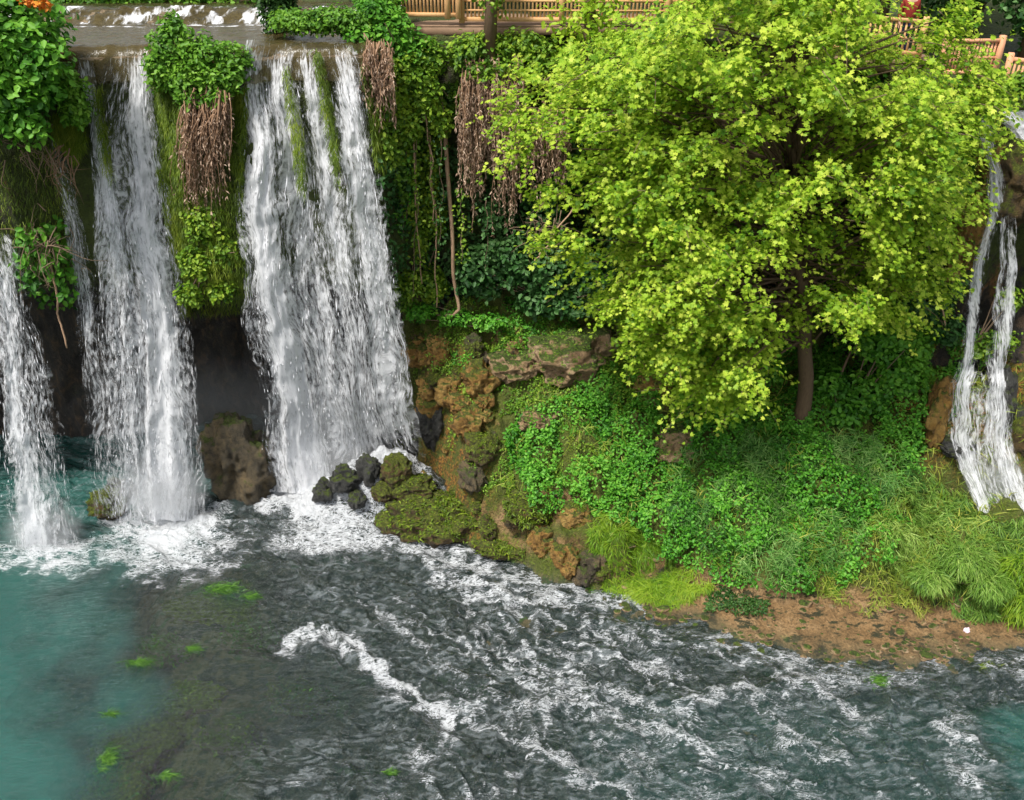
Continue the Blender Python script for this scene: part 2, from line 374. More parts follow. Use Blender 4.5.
def build_cliff():
    xs = np.arange(-34, 34.01, .12)
    zt = np.concatenate([np.linspace(0, 1, 130)])
    X = np.repeat(xs[:, None], len(zt), 1)
    T = cliff_top(X)
    Zf = -2.2 + (T + 2.2) * zt[None, :]
    Yf = cliffN(X, Zf)
    back = np.concatenate([np.array([.12, .3, .55, .9]), np.arange(1.4, 10, .5), np.array([12, 16, 25, 45, 90, 160])])
    Xb = np.repeat(xs[:, None], len(back), 1)
    Yb = Yf[:, -1:] + back[None]
    river = sst(-3.2, -4.0, Xb) * sst(-25, -23, Xb)
    riv2 = sst(11.6, 12.3, Xb) * sst(14.6, 13.9, Xb)
    rise = 1.1 * sst(31.2, 34, Yb) + .6 * sst(34, 60, Yb)
    Zb = T[:, -1:] + .05 + river * (.32 * sst(28.4, 29.8, Yb)) + rise + (1 - river) * (1 - riv2) * (.12 * fbm(Xb, Yb, 0, 3, 71)) + (1 - river) * .35 * sst(0, 2, back)[None]
    Zb = Zb + river * .06 * fbm(Xb * 2, Yb * 2, 0, 3, 73) + river * .25 * sst(28.6, 28.9, Yb) * sst(30.8, 29.2, Yb) * ridged(Xb * 1.8, Yb * 1.2, 0, 2, 75) * .6
    XX = np.concatenate([X, Xb], 1); YY = np.concatenate([Yf, Yb], 1); ZZ = np.concatenate([Zf, Zb], 1)
    # push the xs a little for crooked ribs
    XX = XX + .10 * fbm(ZZ * .8, XX * .8, 0, 3, 77)
    l, s = grid_faces(len(xs), len(zt) + len(back))
    t = NT('tufa_cliff'); g = t.geo()
    n1 = t.noise(t.gmap((1.2, 1.2, .35)), 1, 5, .6, .5); n2 = t.noise(t.gmap((3.4, 3.4, 1.6)), 1, 6, .68, .8); n3 = t.noise(g, 9, 5, .65); n4 = t.noise(g, .9, 4, .6)
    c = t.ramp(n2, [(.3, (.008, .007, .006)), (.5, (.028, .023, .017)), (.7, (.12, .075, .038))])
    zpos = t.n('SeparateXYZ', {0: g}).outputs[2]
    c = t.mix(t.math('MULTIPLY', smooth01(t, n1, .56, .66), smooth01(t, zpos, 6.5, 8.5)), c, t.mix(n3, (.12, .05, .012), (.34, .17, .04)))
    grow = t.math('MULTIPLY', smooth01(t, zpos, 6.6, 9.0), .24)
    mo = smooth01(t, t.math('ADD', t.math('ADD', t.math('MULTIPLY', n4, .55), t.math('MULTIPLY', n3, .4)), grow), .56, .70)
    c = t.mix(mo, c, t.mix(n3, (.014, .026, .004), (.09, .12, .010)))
    riv = t.attr('river')
    c = t.mix(riv, c, t.ramp(n3, [(.3, (.09, .06, .03)), (.5, (.24, .17, .09)), (.7, (.34, .27, .17))]))
    bm = t.n('Bump', {'Height': t.math('ADD', t.math('ADD', n2, n3), t.noise(g, 28, 3)), 'Strength': .8, 'Distance': .16})
    p = t.n('BsdfPrincipled', {'Base Color': c, 'Roughness': .7, 'Normal': bm.outputs[0]})
    m = t.surf(p.outputs[0])
    rv = np.concatenate([np.zeros_like(Zf) + sst(.955, .985, zt)[None] * sst(-3.3, -3.8, X), river * sst(31.5, 31, Yb)], 1)
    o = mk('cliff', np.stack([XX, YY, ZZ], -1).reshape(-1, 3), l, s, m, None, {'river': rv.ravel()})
    tag(o, 'overhanging mossy tufa cliff behind the waterfalls', 'cliff', kind='structure')
build_cliff()

# ================================================================ WATER (lower river)
def build_water():
    xs = np.concatenate([np.arange(-34, -16, .3), np.arange(-16, 16, .05), np.arange(16, 34, .3)])
    ys = np.concatenate([np.arange(2, 11.5, .25), np.arange(11.5, 31.6, .05)])
    X, Y = np.meshgrid(xs, ys, indexing='ij')
    a = rad(-30); fx = X * math.cos(a) + Y * math.sin(a); fy = -X * math.sin(a) + Y * math.cos(a)
    wx = fx + .5 * fbm(X * .5, Y * .5, 0, 3, 81); wy = fy + .5 * fbm(X * .5, Y * .5, 9, 3, 82)
    px, py = proj(X, Y, np.zeros_like(X))
    calm = sst(-7.4, -12.2, X + .33 * (Y - 13.3) + 1.7 * fbm(X * .5, Y * .5, 0, 4, 83)) * sst(23.8, 21.8, Y)
    calm = np.maximum(calm, .8 * sst(11.2, 12.8, X) * sst(16.3, 15.5, Y))
    smooth_band = sst(1.3, .4, ((px - 270) / 110) ** 2 + ((py - 700) / 50) ** 2)
    still = np.maximum(calm, sst(-5.2, -8.2, X + .1 * (Y - 17)) * sst(22.5, 20.5, Y))
    rough = np.clip(1 - still, .06, 1) * (1 - .75 * smooth_band)
    r1 = ridged(wx * .75, wy * 1.7, 0, 4, 85); r2 = ridged(wx * 2.2, wy * 4.2, 0, 3, 86)
    Z = .02 + rough * (.13 * (r1 - .4) + .055 * (r2 - .4) + .05 * fbm(wx * .6, wy * 1.2, 0, 2, 87)) + .010 * fbm(X * 3, Y * 7, 0, 2, 88)
    near = sst(.1, -1.6, Y - shore(X)); near = np.maximum(near, sst(-1, -3, X)); Z = .02 + (Z - .02) * (.2 + .8 * near)
    # standing wave train across the lower right
    for (x0, y0, x1, y1, am) in ((-.6, 15.9, 9, 16.4, .16), (2, 14.9, 7, 14.4, .12), (-2, 14.3, 3, 13.6, .10), (7.5, 14.5, 11.5, 13.4, .12)):
        tt = np.clip(((X - x0) * (x1 - x0) + (Y - y0) * (y1 - y0)) / ((x1 - x0) ** 2 + (y1 - y0) ** 2), 0, 1)
        dd = np.hypot(X - x0 - tt * (x1 - x0), Y - y0 - tt * (y1 - y0) + .5 * fbm(X * .8, Y * .4, 2, 3, 89))
        Z = Z + am * np.exp(-(dd / .35) ** 2) * (1 + .5 * fbm(X * 2, Y * 2, 3, 2, 90))
    # water tumbling down the rocks under the middle fall
    heap = 2.0 * np.exp(-(((X + 4.25) / 2.15) ** 2 + ((Y - 24.6) / 1.15) ** 2))
    Z = Z + heap * (1 + .14 * fbm(X * 1.6, Y * 1.6, 0, 3, 91)) + .09 * sst(.15, .8, heap) * fbm(X * 2.6, Y * 2.6, 0, 3, 92)
    for cx, cy in ((-9.6, 24.2), (-6.2, 24.4), (-15.2, 22.9)):
        rr = np.hypot((X - cx) / 1.5, (Y - cy) / 1.0)
        Z = Z + .14 * np.exp(-rr ** 2) * (1 + .6 * ridged(X * 2.5, Y * 2.5, 0, 3, 93))
    # foam
    foam = np.zeros_like(Z)
    fn = fbm(X * 1.3, Y * 1.6, 0, 4, 95); fw = fbm(X * 2.3, Y * 2.6, 4, 4, 96)
    qx = px + 16 * fn + 9 * fw; qy = py + 10 * fw - 8 * fn
    for cx, cy, rx, ry, k in ((168, 528, 50, 24, 1.35), (40, 550, 30, 17, 1.2), (318, 506, 46, 24, 1.25), (385, 470, 58, 46, 1.3), (292, 492, 34, 22, 1.1), (395, 540, 70, 18, .50), (335, 535, 60, 24, .55), (490, 582, 60, 10, .5), (455, 562, 50, 12, .5), (170, 546, 72, 30, .58), (48, 556, 52, 20, .5), (560, 602, 50, 12, .4)):
        foam = np.maximum(foam, k * np.exp(-(((qx - cx) / rx) ** 2 + ((qy - cy) / ry) ** 2) * 1.1))
    for pts, w, k in ((((283, 655), (300, 632), (345, 640), (395, 685), (450, 720)), 7, .48), (((345, 640), (365, 655), (420, 700), (452, 722)), 6.5, .66), (((283, 655), (310, 675), (350, 690)), 7, .45)):
        for (x0, y0), (x1, y1) in zip(pts[:-1], pts[1:]):
            tx, ty = px + 7 * fw + 6 * fn, py + 6 * fn - 5 * fw
            tt = np.clip(((tx - x0) * (x1 - x0) + (ty - y0) * (y1 - y0)) / ((x1 - x0) ** 2 + (y1 - y0) ** 2), 0, 1)
            dd = np.hypot(tx - x0 - tt * (x1 - x0), ty - y0 - tt * (y1 - y0))
            foam = np.maximum(foam, k * np.exp(-(dd / w) ** 2))
    sx, sy = px + 10 * fn + 6 * fw, py + 7 * fn - 5 * fw
    rs_ = np.random.default_rng(55)
    for j in range(30):
        v_ = j / 29.0 + rs_.uniform(-.03, .03)
        p0 = np.array((470 - 160 * v_, 552 + 22 * v_)); p1 = np.array((640 - 230 * v_, 612 + 130 * v_)); p2 = np.array((1060 - 240 * v_, 690 + 170 * v_))
        k_, w_ = rs_.uniform(.20, .44), rs_.uniform(1.8, 4.5); t0_ = rs_.uniform(0, .45); t1_ = min(1, t0_ + rs_.uniform(.3, .7))
        q_ = [(1 - a) ** 2 * p0 + 2 * a * (1 - a) * p1 + a * a * p2 for a in np.linspace(t0_, t1_, 9)]
        for i_, ((x0, y0), (x1, y1)) in enumerate(zip(q_[:-1], q_[1:])):
            tt = np.clip(((sx - x0) * (x1 - x0) + (sy - y0) * (y1 - y0)) / ((x1 - x0) ** 2 + (y1 - y0) ** 2), 0, 1)
            dd = np.hypot(sx - x0 - tt * (x1 - x0), sy - y0 - tt * (y1 - y0))
            foam = np.maximum(foam, k_ * np.sin((i_ + .6) / 8.2 * 3.14) * np.exp(-(dd / w_) ** 2))
    crest = sst(.62, 1.5, r1 * .6 + r2 * .45 + .35 * fn) * rough
    rap = sst(640, 740, py + .12 * (px - 500)) * sst(180, 420, px)
    foam = np.maximum(foam, crest * (.22 + .10 * rap))
    foam = np.maximum(foam, rough * (.05 + .045 * rap + .10 * fn + .05 * sst(560, 640, px)))
    for (x0, y0, x1, y1, am) in ((-.6, 15.9, 9, 16.4, .34), (2, 14.9, 7, 14.4, .28), (-2, 14.3, 3, 13.6, .26), (7.5, 14.5, 11.5, 13.4, .30)):
        tt = np.clip(((X - x0) * (x1 - x0) + (Y - y0) * (y1 - y0)) / ((x1 - x0) ** 2 + (y1 - y0) ** 2), 0, 1)
        dd = np.hypot(X - x0 - tt * (x1 - x0), Y - y0 - tt * (y1 - y0) + .5 * fbm(X * .8, Y * .4, 2, 3, 89) + .2 * fw)
        foam = np.maximum(foam, am * np.exp(-(dd / .28) ** 2) * (.8 + .6 * fn))
    foam = foam * (1 - .8 * smooth_band)
    l, s = grid_faces(len(xs), len(ys))
    murk = np.maximum(calm, .95 * sst(-9, -11.5, X) * sst(20, 24, Y)) 
    murk = np.maximum(murk, .18 * sst(17, 15, Y) * sst(0, 4, X))
    t = NT('river_water'); g = t.geo()
    fl = t.n('Mapping', {'Vector': g, 'Rotation': (0, 0, rad(30)), 'Scale': (2.6, 10.5, 3)}).outputs[0]
    nf = t.noise(fl, 1, 8, .74, 1.4); ng = t.noise(g, 5.5, 6, .72, .8); nh = t.noise(g, 26, 3, .6, .4)
    fl2 = t.n('Mapping', {'Vector': g, 'Rotation': (0, 0, rad(24)), 'Scale': (1.1, 4.2, 2)}).outputs[0]
    na = t.noise(fl2, 1, 5, .62, 1.6); nb = t.noise(t.n('Mapping', {'Vector': fl2, 'Scale': (2.6, 2.2, 2)}).outputs[0], 1, 5, .62, 1.3)
    def fil(n_, w_): return smooth01(t, t.math('ABSOLUTE', t.math('SUBTRACT', n_, .5)), w_, 0)
    lines = t.math('MAXIMUM', t.math('MULTIPLY', fil(na, .055), .8), fil(nb, .07))
    fo = t.math('ADD', t.attr('foam'), t.math('MULTIPLY', t.math('SUBTRACT', t.math('ADD', t.math('MULTIPLY', nf, .9), t.math('MULTIPLY', ng, .25)), .575), 1.9))
    fo = t.math('ADD', fo, t.math('MULTIPLY', t.math('MULTIPLY', lines, .62), smooth01(t, t.attr('foam'), -.02, .35)))
    fo = t.math('MULTIPLY', t.math('MULTIPLY', smooth01(t, fo, .36, .98), .95), smooth01(t, t.attr('foam'), .0, .16))
    bm = t.n('Bump', {'Height': t.math('ADD', t.math('MULTIPLY', nf, 1.0), t.math('MULTIPLY', nh, .08)), 'Strength': .6, 'Distance': .13})
    mk_ = t.attr('murk')
    body = t.n('BsdfDiffuse', {'Color': t.mix(t.noise(g, .5, 3), (.007, .060, .050), (.013, .088, .070))})
    tr = t.n('BsdfTransparent', {'Color': (.70, .90, .80, 1)})
    body2 = t.n('BsdfDiffuse', {'Color': (.008, .022, .020, 1), 'Normal': bm.outputs[0]})
    clear = t.n('MixShader', {0: t.math('SUBTRACT', .5, t.math('MULTIPLY', t.attr('still'), .44)), 1: tr.outputs[0], 2: body2.outputs[0]})
    b = t.n('MixShader', {0: mk_, 1: clear.outputs[0], 2: body.outputs[0]})
    gl = t.n('BsdfGlossy', {'Color': (1, 1, 1, 1), 'Roughness': .11, 'Normal': bm.outputs[0]})
    fr = t.n('Fresnel', {'IOR': 1.45, 'Normal': bm.outputs[0]})
    w = t.n('MixShader', {0: t.math('MULTIPLY', fr.outputs[0], 1.5, clamp=True), 1: b.outputs[0], 2: gl.outputs[0]})
    bf = t.n('Bump', {'Height': t.math('ADD', ng, t.math('MULTIPLY', nh, .4)), 'Strength': .9, 'Distance': .22})
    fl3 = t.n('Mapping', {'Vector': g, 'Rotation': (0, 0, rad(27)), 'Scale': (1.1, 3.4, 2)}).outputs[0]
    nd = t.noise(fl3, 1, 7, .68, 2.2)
    painted_sheen = t.math('MULTIPLY', t.math('MULTIPLY', smooth01(t, nd, .48, .64), .30), t.attr('rough'))  # streaky grey sky reflection, painted as a pale colour layer over the rough water
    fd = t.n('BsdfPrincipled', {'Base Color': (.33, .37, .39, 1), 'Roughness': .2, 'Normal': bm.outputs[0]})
    w = t.n('MixShader', {0: painted_sheen, 1: w.outputs[0], 2: fd.outputs[0]})
    fm = t.n('BsdfPrincipled', {'Base Color': (.75, .775, .80, 1), 'Roughness': .55, 'Normal': bf.outputs[0], 'Subsurface Weight': 0})
    m = t.surf(t.n('MixShader', {0: fo, 1: w.outputs[0], 2: fm.outputs[0]}).outputs[0])
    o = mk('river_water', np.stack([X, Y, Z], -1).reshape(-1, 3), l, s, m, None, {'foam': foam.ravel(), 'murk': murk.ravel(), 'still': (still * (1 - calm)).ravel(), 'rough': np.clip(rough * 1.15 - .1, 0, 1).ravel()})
    tag(o, 'churning dark river with white foam and a calm teal pool at left', 'water', kind='structure')
build_water()

# ---- upper river running to the lip
def build_upper():
    xs = np.arange(-24, -3.3, .07)
    vs = np.concatenate([np.linspace(-.22, .6, 22), np.arange(.7, 8.5, .07)])
    X = np.repeat(xs[:, None], len(vs), 1)
    ytop = cliffN(X[:, :1], cliff_top(X[:, :1]))
    Y = ytop + vs[None]
    Z = 14.86 + .0 * X
    Z = Z + .30 * sst(28.5, 29.9, Y + .4 * fbm(X * .6, Y * .3, 0, 2, 101)) + .02 * fbm(X * 2, Y * 4, 0, 3, 102)
    Z = Z + .10 * sst(28.6, 28.9, Y) * sst(30.6, 29.4, Y) * ridged(X * 1.8, Y * 1.6, 0, 3, 103)
    Z = Z - np.where(vs[None] < .30, ((.30 - vs[None]) / .5) ** 2 * .75, 0) + .03 * ridged(X * 5, vs[None] * .7, 0, 2, 104) * (vs[None] < .5)
    l, s = grid_faces(len(xs), len(vs))
    foam = .75 * sst(28.3, 28.7, Y) * sst(31, 30, Y) * (.5 + .6 * fbm(X * 2, Y * 1.2, 0, 3, 105)) + .35 * sst(.1, -.3, vs)[None] + .55 * np.exp(-((Y - 28.35 - .3 * fbm(X * .7, 0, 0, 2, 106)) / .14) ** 2)
    t = NT('upper_river_water'); g = t.geo()
    nf = t.noise(t.gmap((6, 1.6, 3)), 1, 5, .65, .6); ng = t.noise(g, 8, 4)
    fo = smooth01(t, t.math('ADD', t.attr('foam'), t.math('MULTIPLY', t.math('SUBTRACT', nf, .5), 1.6)), .35, .9)
    bm = t.n('Bump', {'Height': nf, 'Strength': .4, 'Distance': .06})
    tr = t.n('BsdfTransparent', {'Color': (.72, .70, .58, 1)})
    df = t.n('BsdfDiffuse', {'Color': t.mix(ng, (.07, .06, .02), (.15, .12, .04))})
    b = t.n('MixShader', {0: .35, 1: tr.outputs[0], 2: df.outputs[0]})
    gl = t.n('BsdfGlossy', {'Roughness': .15, 'Normal': bm.outputs[0]})
    w = t.n('MixShader', {0: t.math('MULTIPLY', t.n('Fresnel', {'IOR': 1.33, 'Normal': bm.outputs[0]}).outputs[0], .8), 1: b.outputs[0], 2: gl.outputs[0]})
    fm = t.n('BsdfDiffuse', {'Color': (.82, .83, .85, 1), 'Normal': bm.outputs[0]})
    m = t.surf(t.n('MixShader', {0: fo, 1: w.outputs[0], 2: fm.outputs[0]}).outputs[0])
    o = mk('upper_river', np.stack([X, Y, Z], -1).reshape(-1, 3), l, s, m, None, {'foam': foam.ravel()})
    tag(o, 'shallow brown river sliding to the lip of the falls', 'water', kind='structure')
build_upper()

# ================================================================ WATERFALLS
def fallmat(name, seed, soft, gain):
    t = NT(name)
    fv = t.attr('flow', 1)
    a = t.noise(t.n('Mapping', {'Vector': fv, 'Location': (seed, seed * 2, 0), 'Scale': (6.5, .45, 1)}).outputs[0], 1, 5, .6, .3)
    b = t.noise(t.n('Mapping', {'Vector': fv, 'Location': (seed * 3, 0, 0), 'Scale': (15, 3.4, 1)}).outputs[0], 1, 4, .65, .5)
    k = t.math('ADD', t.math('MULTIPLY', a, .75), t.math('MULTIPLY', b, 1.15))
    k = t.math('MULTIPLY', t.math('SUBTRACT', k, .95), 1.7)
    al = smooth01(t, t.math('ADD', t.math('MULTIPLY', t.attr('dens'), gain), k), .28, .28 + soft)
    al = t.math('MULTIPLY', al, smooth01(t, t.attr('dens'), .02, .22))
    al = t.math('MULTIPLY', al, .92)
    bm = t.n('Bump', {'Height': k, 'Strength': .35, 'Distance': .06})
    df = t.n('BsdfDiffuse', {'Color': (.92, .93, .95, 1), 'Normal': bm.outputs[0]})
    tl = t.n('BsdfTranslucent', {'Color': (.92, .93, .95, 1)})
    w = t.n('MixShader', {0: .3, 1: df.outputs[0], 2: tl.outputs[0]})
    return t.surf(t.n('MixShader', {0: al, 1: t.n('BsdfTransparent').outputs[0], 2: w.outputs[0]}).outputs[0])
FM = [fallmat('falling_water', 1.3, .75, 1.0), fallmat('falling_water_back', 4.7, .8, .85)]
tt_ = NT('water_drops')
M['drops'] = tt_.surf(tt_.n('MixShader', {0: .3, 1: tt_.n('BsdfDiffuse', {'Color': (.86, .87, .9, 1)}).outputs[0], 2: tt_.n('BsdfTranslucent', {'Color': (.86, .87, .9, 1)}).outputs[0]}).outputs[0])
def fall(label, rows, streams, ndrop, seed, thick=.25, drop=(.013, .24), back=False):
    """rows: (py, x left, x right, Y); streams: list of [(t, u, half width, strength), ...]"""
    rs = np.random.default_rng(seed)
    rows = np.array(rows, float)
    py = rows[:, 0]; tr = (py - py[0]) / (py[-1] - py[0])
    gu, gt = np.meshgrid(np.linspace(0, 1, 60), np.linspace(0, 1, 160), indexing='ij')
    YT = np.interp(gt, tr, rows[:, 3])
    gy = np.interp(gt, tr, py); gx = np.interp(gt, tr, rows[:, 1]) * (1 - gu) + np.interp(gt, tr, rows[:, 2]) * gu
    for it in range(4):
        r, dy, dz = ray(gx, gy); s = YT / dy; X_, Z_ = r * s, CAMZ + dz * s
        lim = np.where(Z_ > 6.5, cliffN(X_, np.minimum(Z_, 14.6)) - .07, 99)
        YT = np.minimum(YT, lim)
    YT = np.minimum.accumulate(YT, axis=1)
    for it in range(3):
        YT[1:-1] = (YT[:-2] + YT[1:-1] + YT[2:]) / 3 - .004
    if back: YT = YT + (np.interp(gt, tr, rows[:, 3]) - YT) * sst(.45, .95, gt)
    else: YT = np.minimum(YT, np.interp(gt, tr, rows[:, 3]))
    def lookY(u, t):
        a = np.clip(u, 0, 1) * 59; b = np.clip(t, 0, 1) * 159
        i = np.minimum(a.astype(int), 58); j = np.minimum(b.astype(int), 158); fa, fb = a - i, b - j
        return (YT[i, j] * (1 - fa) + YT[i + 1, j] * fa) * (1 - fb) + (YT[i, j + 1] * (1 - fa) + YT[i + 1, j + 1] * fa) * fb
    def pos(u, t):
        yy = np.interp(t, tr, py); xl = np.interp(t, tr, rows[:, 1]); xr = np.interp(t, tr, rows[:, 2]); Y = lookY(u, t)
        px = xl + (xr - xl) * u + np.clip(t * 5, 0, 1) * min(1, abs(rows[-1, 2] - rows[-1, 1]) / 110) * (4 * fbm(u * 2.2, t * 5, seed, 3, seed + 31) + 2.5 * fbm(u * 6, t * 16, seed, 2, seed + 33))
        r, dy, dz = ray(px, yy); s = Y / dy
        return np.stack([r * s, Y + 0 * s, CAMZ + dz * s], -1)
    def dens(u, t):
        d = np.zeros_like(u)
        for st in streams:
            st = np.array(st, float)
            c = np.interp(t, st[:, 0], st[:, 1]); w = np.interp(t, st[:, 0], st[:, 2]); k = np.interp(t, st[:, 0], st[:, 3])
            d = np.maximum(d, k * np.exp(-np.abs((u - c) / w) ** 2.4))
        return d
    root = thing('waterfall', label, 'waterfall', pos(np.array(.5), np.array(1.)))
    wid = abs(rows[:, 2] - rows[:, 1]).max() * .028
    ln = np.linalg.norm(pos(np.array(.5), np.array(0.)) - pos(np.array(.5), np.array(1.)))
    nu, nt = int(max(16, wid / .05)), 190
    U, T = np.meshgrid(np.linspace(0, 1, nu), np.linspace(0, 1, nt), indexing='ij')
    for layer in range(2):
        p = pos(U, T)
        off = .07 * ridged(U * wid * 2.2, T * ln * .22, layer * 5, 3, seed + layer) + .05 * fbm(U * wid * 4, T * ln * 1.6, layer, 3, seed + 9)
        p[..., 1] += (.16 * layer) - off * sst(0, .12, T)
        d = dens(U, T) * (1 - .15 * layer)
        fl = np.stack([U * wid + .35 * fbm(U * wid * .8, T * ln * .25, layer, 2, seed + 3), T * ln, 0 * U + layer], -1).reshape(-1, 3)
        l, s = grid_faces(nu, nt)
        mk('water_sheet', local(root, p.reshape(-1, 3)), l, s, FM[layer], root, {'dens': d.ravel(), 'flow': fl})
    # falling drops and shreds of water
    if ndrop:
        n = ndrop * 6
        u = rs.uniform(.03, .97, n); t = rs.uniform(.06, 1, n) ** .85
        cl = fbm(u * wid * 5, t * ln * .8, 0, 3, seed + 17)
        keep = rs.uniform(0, 1, n) < np.clip(dens(np.clip(u, 0, 1), t) * (.30 + .65 * cl) + .02 * t, 0, 1)
        u, t = u[keep][:ndrop], t[keep][:ndrop]
        p = pos(u, t); k = len(u)
        p[:, 1] += rs.normal(-.05, thick, k) * (.3 + .9 * t); p[:, 0] += rs.normal(0, .02 + .06 * t, k)
        q = pos(u, np.clip(t + .02, 0, 1.02)) - pos(u, np.clip(t - .02, 0, 1)); q /= np.linalg.norm(q, axis=1)[:, None] + 1e-9
        L = drop[1] * rs.gamma(2.0, .5, k) * (1.1 - .35 * t); rr = drop[0] * rs.uniform(.5, 1.7, k)
        a = rs.uniform(0, 6.28, k)
        side = np.stack([np.cos(a), np.sin(a), 0 * a], 1); sid2 = np.stack([np.cos(a + 2.1), np.sin(a + 2.1), 0 * a], 1); sid3 = np.stack([np.cos(a + 4.2), np.sin(a + 4.2), 0 * a], 1)
        mid = p + q * (L * .6)[:, None]
        v = np.stack([p, mid + side * rr[:, None], mid + sid2 * rr[:, None], mid + sid3 * rr[:, None], p + q * L[:, None]], 1).reshape(-1, 3)
        tf = np.array([0, 1, 2, 0, 2, 3, 0, 3, 1, 4, 2, 1, 4, 3, 2, 4, 1, 3])
        loops = (np.arange(k)[:, None] * 5 + tf[None]).ravel()
        mk('spray', local(root, v), loops, np.arange(0, len(loops), 3), M['drops'], root)
    return root
# left fall
fall('tall white waterfall left of the tufted pillar, plunging into the pool',
     [(46, 100, 152, 24.55), (54, 98, 154, 24.2), (70, 94, 156, 24.0), (120, 92, 160, 23.85), (200, 96, 172, 23.75), (300, 104, 184, 23.75), (400, 112, 196, 23.75), (520, 118, 206, 23.8)],
     [[(0, .72, .2, .15), (.05, .72, .22, .8), (.3, .66, .26, 1.05), (.6, .62, .30, 1.0), (1, .58, .36, 1.0)],
      [(0, .55, .5, .15), (.1, .4, .3, .42), (.3, .35, .3, .6), (.6, .4, .38, .62), (1, .45, .5, .75)],
      [(.2, .95, .06, 0), (.3, .95, .05, .5), (.6, .97, .05, .45), (1, .97, .08, .45)]], 800, 201)
fall('narrow ribbon of falling water beside the small hanging shrub at left',
     [(50, 72, 92, 24.5), (62, 74, 96, 24.05), (110, 86, 102, 23.9), (170, 92, 112, 23.85), (230, 96, 124, 23.8), (330, 100, 132, 23.8), (450, 104, 140, 23.85), (520, 108, 145, 23.9)],
     [[(0, .5, .4, .1), (.06, .5, .45, .85), (.25, .55, .5, .95), (.4, .6, .5, .7), (1, .6, .5, .4)],
      [(.2, .2, .2, 0), (.3, .2, .3, .75), (.5, .35, .4, .6), (1, .4, .5, .3)]], 200, 211)
fall('thin grey veil of water falling past the dark cave left of centre',
     [(130, 48, 60, 23.7), (160, 52, 66, 23.6), (220, 62, 80, 23.55), (300, 74, 98, 23.5), (400, 84, 116, 23.5), (515, 92, 130, 23.55)],
     [[(0, .5, .4, .3), (.2, .5, .5, .62), (.5, .5, .5, .55), (1, .5, .55, .42)]], 0, 221)
fall('leftmost waterfall coming out from under the leafy overhang',
     [(236, -22, 12, 22.7), (250, -22, 20, 22.5), (300, -20, 32, 22.4), (380, -14, 48, 22.35), (460, -2, 66, 22.4), (555, 4, 82, 22.5)],
     [[(0, .5, .5, .2), (.1, .45, .4, .7), (.5, .42, .22, .85), (1, .42, .25, 1.0)],
      [(.05, .7, .3, .45), (.5, .65, .38, .5), (1, .6, .5, .5)]], 350, 231)
fall('broad right-hand waterfall of the pair, streaked with green moss, landing on boulders',
     [(40, 246, 352, 24.7), (50, 244, 355, 24.4), (62, 240, 358, 24.2), (100, 238, 364, 24.0), (200, 238, 384, 23.95), (300, 246, 400, 24.0), (400, 256, 414, 24.4), (450, 262, 426, 24.9), (492, 268, 432, 25.0)],
     [[(0, .12, .2, .12), (.05, .1, .14, .7), (.3, .14, .13, 1.0), (.6, .22, .12, 1.1), (1, .25, .22, 1.1)],
      [(0, .36, .3, .12), (.06, .33, .13, .75), (.25, .36, .15, .85), (.5, .42, .2, .66), (.9, .5, .3, .8), (.97, .45, .2, 0)],
      [(0, .56, .2, .12), (.06, .58, .09, .72), (.3, .62, .11, .8), (.6, .65, .15, .66), (.86, .7, .2, .75), (.95, .7, .2, .1)],
      [(0, .9, .2, .12), (.06, .88, .1, .8), (.25, .84, .13, .95), (.6, .86, .14, .85), (.85, .85, .2, .8), (.94, .85, .2, .1)],
      [(.1, .03, .06, .55), (.5, .05, .08, .5), (1, .1, .1, .5)],
      [(.3, .5, .6, .0), (.45, .5, .6, .40), (.85, .5, .6, .6), (.95, .4, .4, .2)]], 1300, 241, back=True)
fall('slender far-right cascade splitting over a mossy rock cone',
     [(118, 972, 990, 23.9), (132, 976, 994, 23.5), (170, 988, 1002, 23.1), (215, 982, 1012, 23.0), (300, 966, 1014, 22.95), (372, 956, 1012, 22.8), (385, 950, 1014, 22.5), (440, 948, 1016, 22.2), (472, 960, 1024, 21.9), (512, 976, 1040, 21.3)],
     [[(0, .5, .5, .8), (.15, .5, .5, .9), (.25, .28, .16, .9), (.5, .16, .10, .85), (.7, .2, .2, .75), (.85, .2, .2, .8), (1, .12, .15, .9)],
      [(.12, .6, .3, 0), (.2, .7, .2, .6), (.35, .72, .07, .7), (.5, .7, .09, .5), (.7, .62, .12, .6), (1, .6, .2, .3)],
      [(.2, .95, .1, .1), (.35, .93, .12, .85), (.6, .85, .12, .85), (.72, .72, .2, .8), (.9, .8, .25, .75), (1, .8, .14, .9)],
      [(.62, .5, .5, 0), (.70, .45, .55, .55), (.9, .5, .6, .52), (1, .5, .5, .45)]], 0, 251)
fall('white side stream sliding down the ledge at the far right edge',
     [(112, 1000, 1050, 25.2), (124, 1004, 1056, 24.4), (134, 1012, 1060, 23.9), (150, 1024, 1064, 23.6)],
     [[(0, .5, .6, 1.2), (1, .5, .5, 1.2)]], 0, 261)

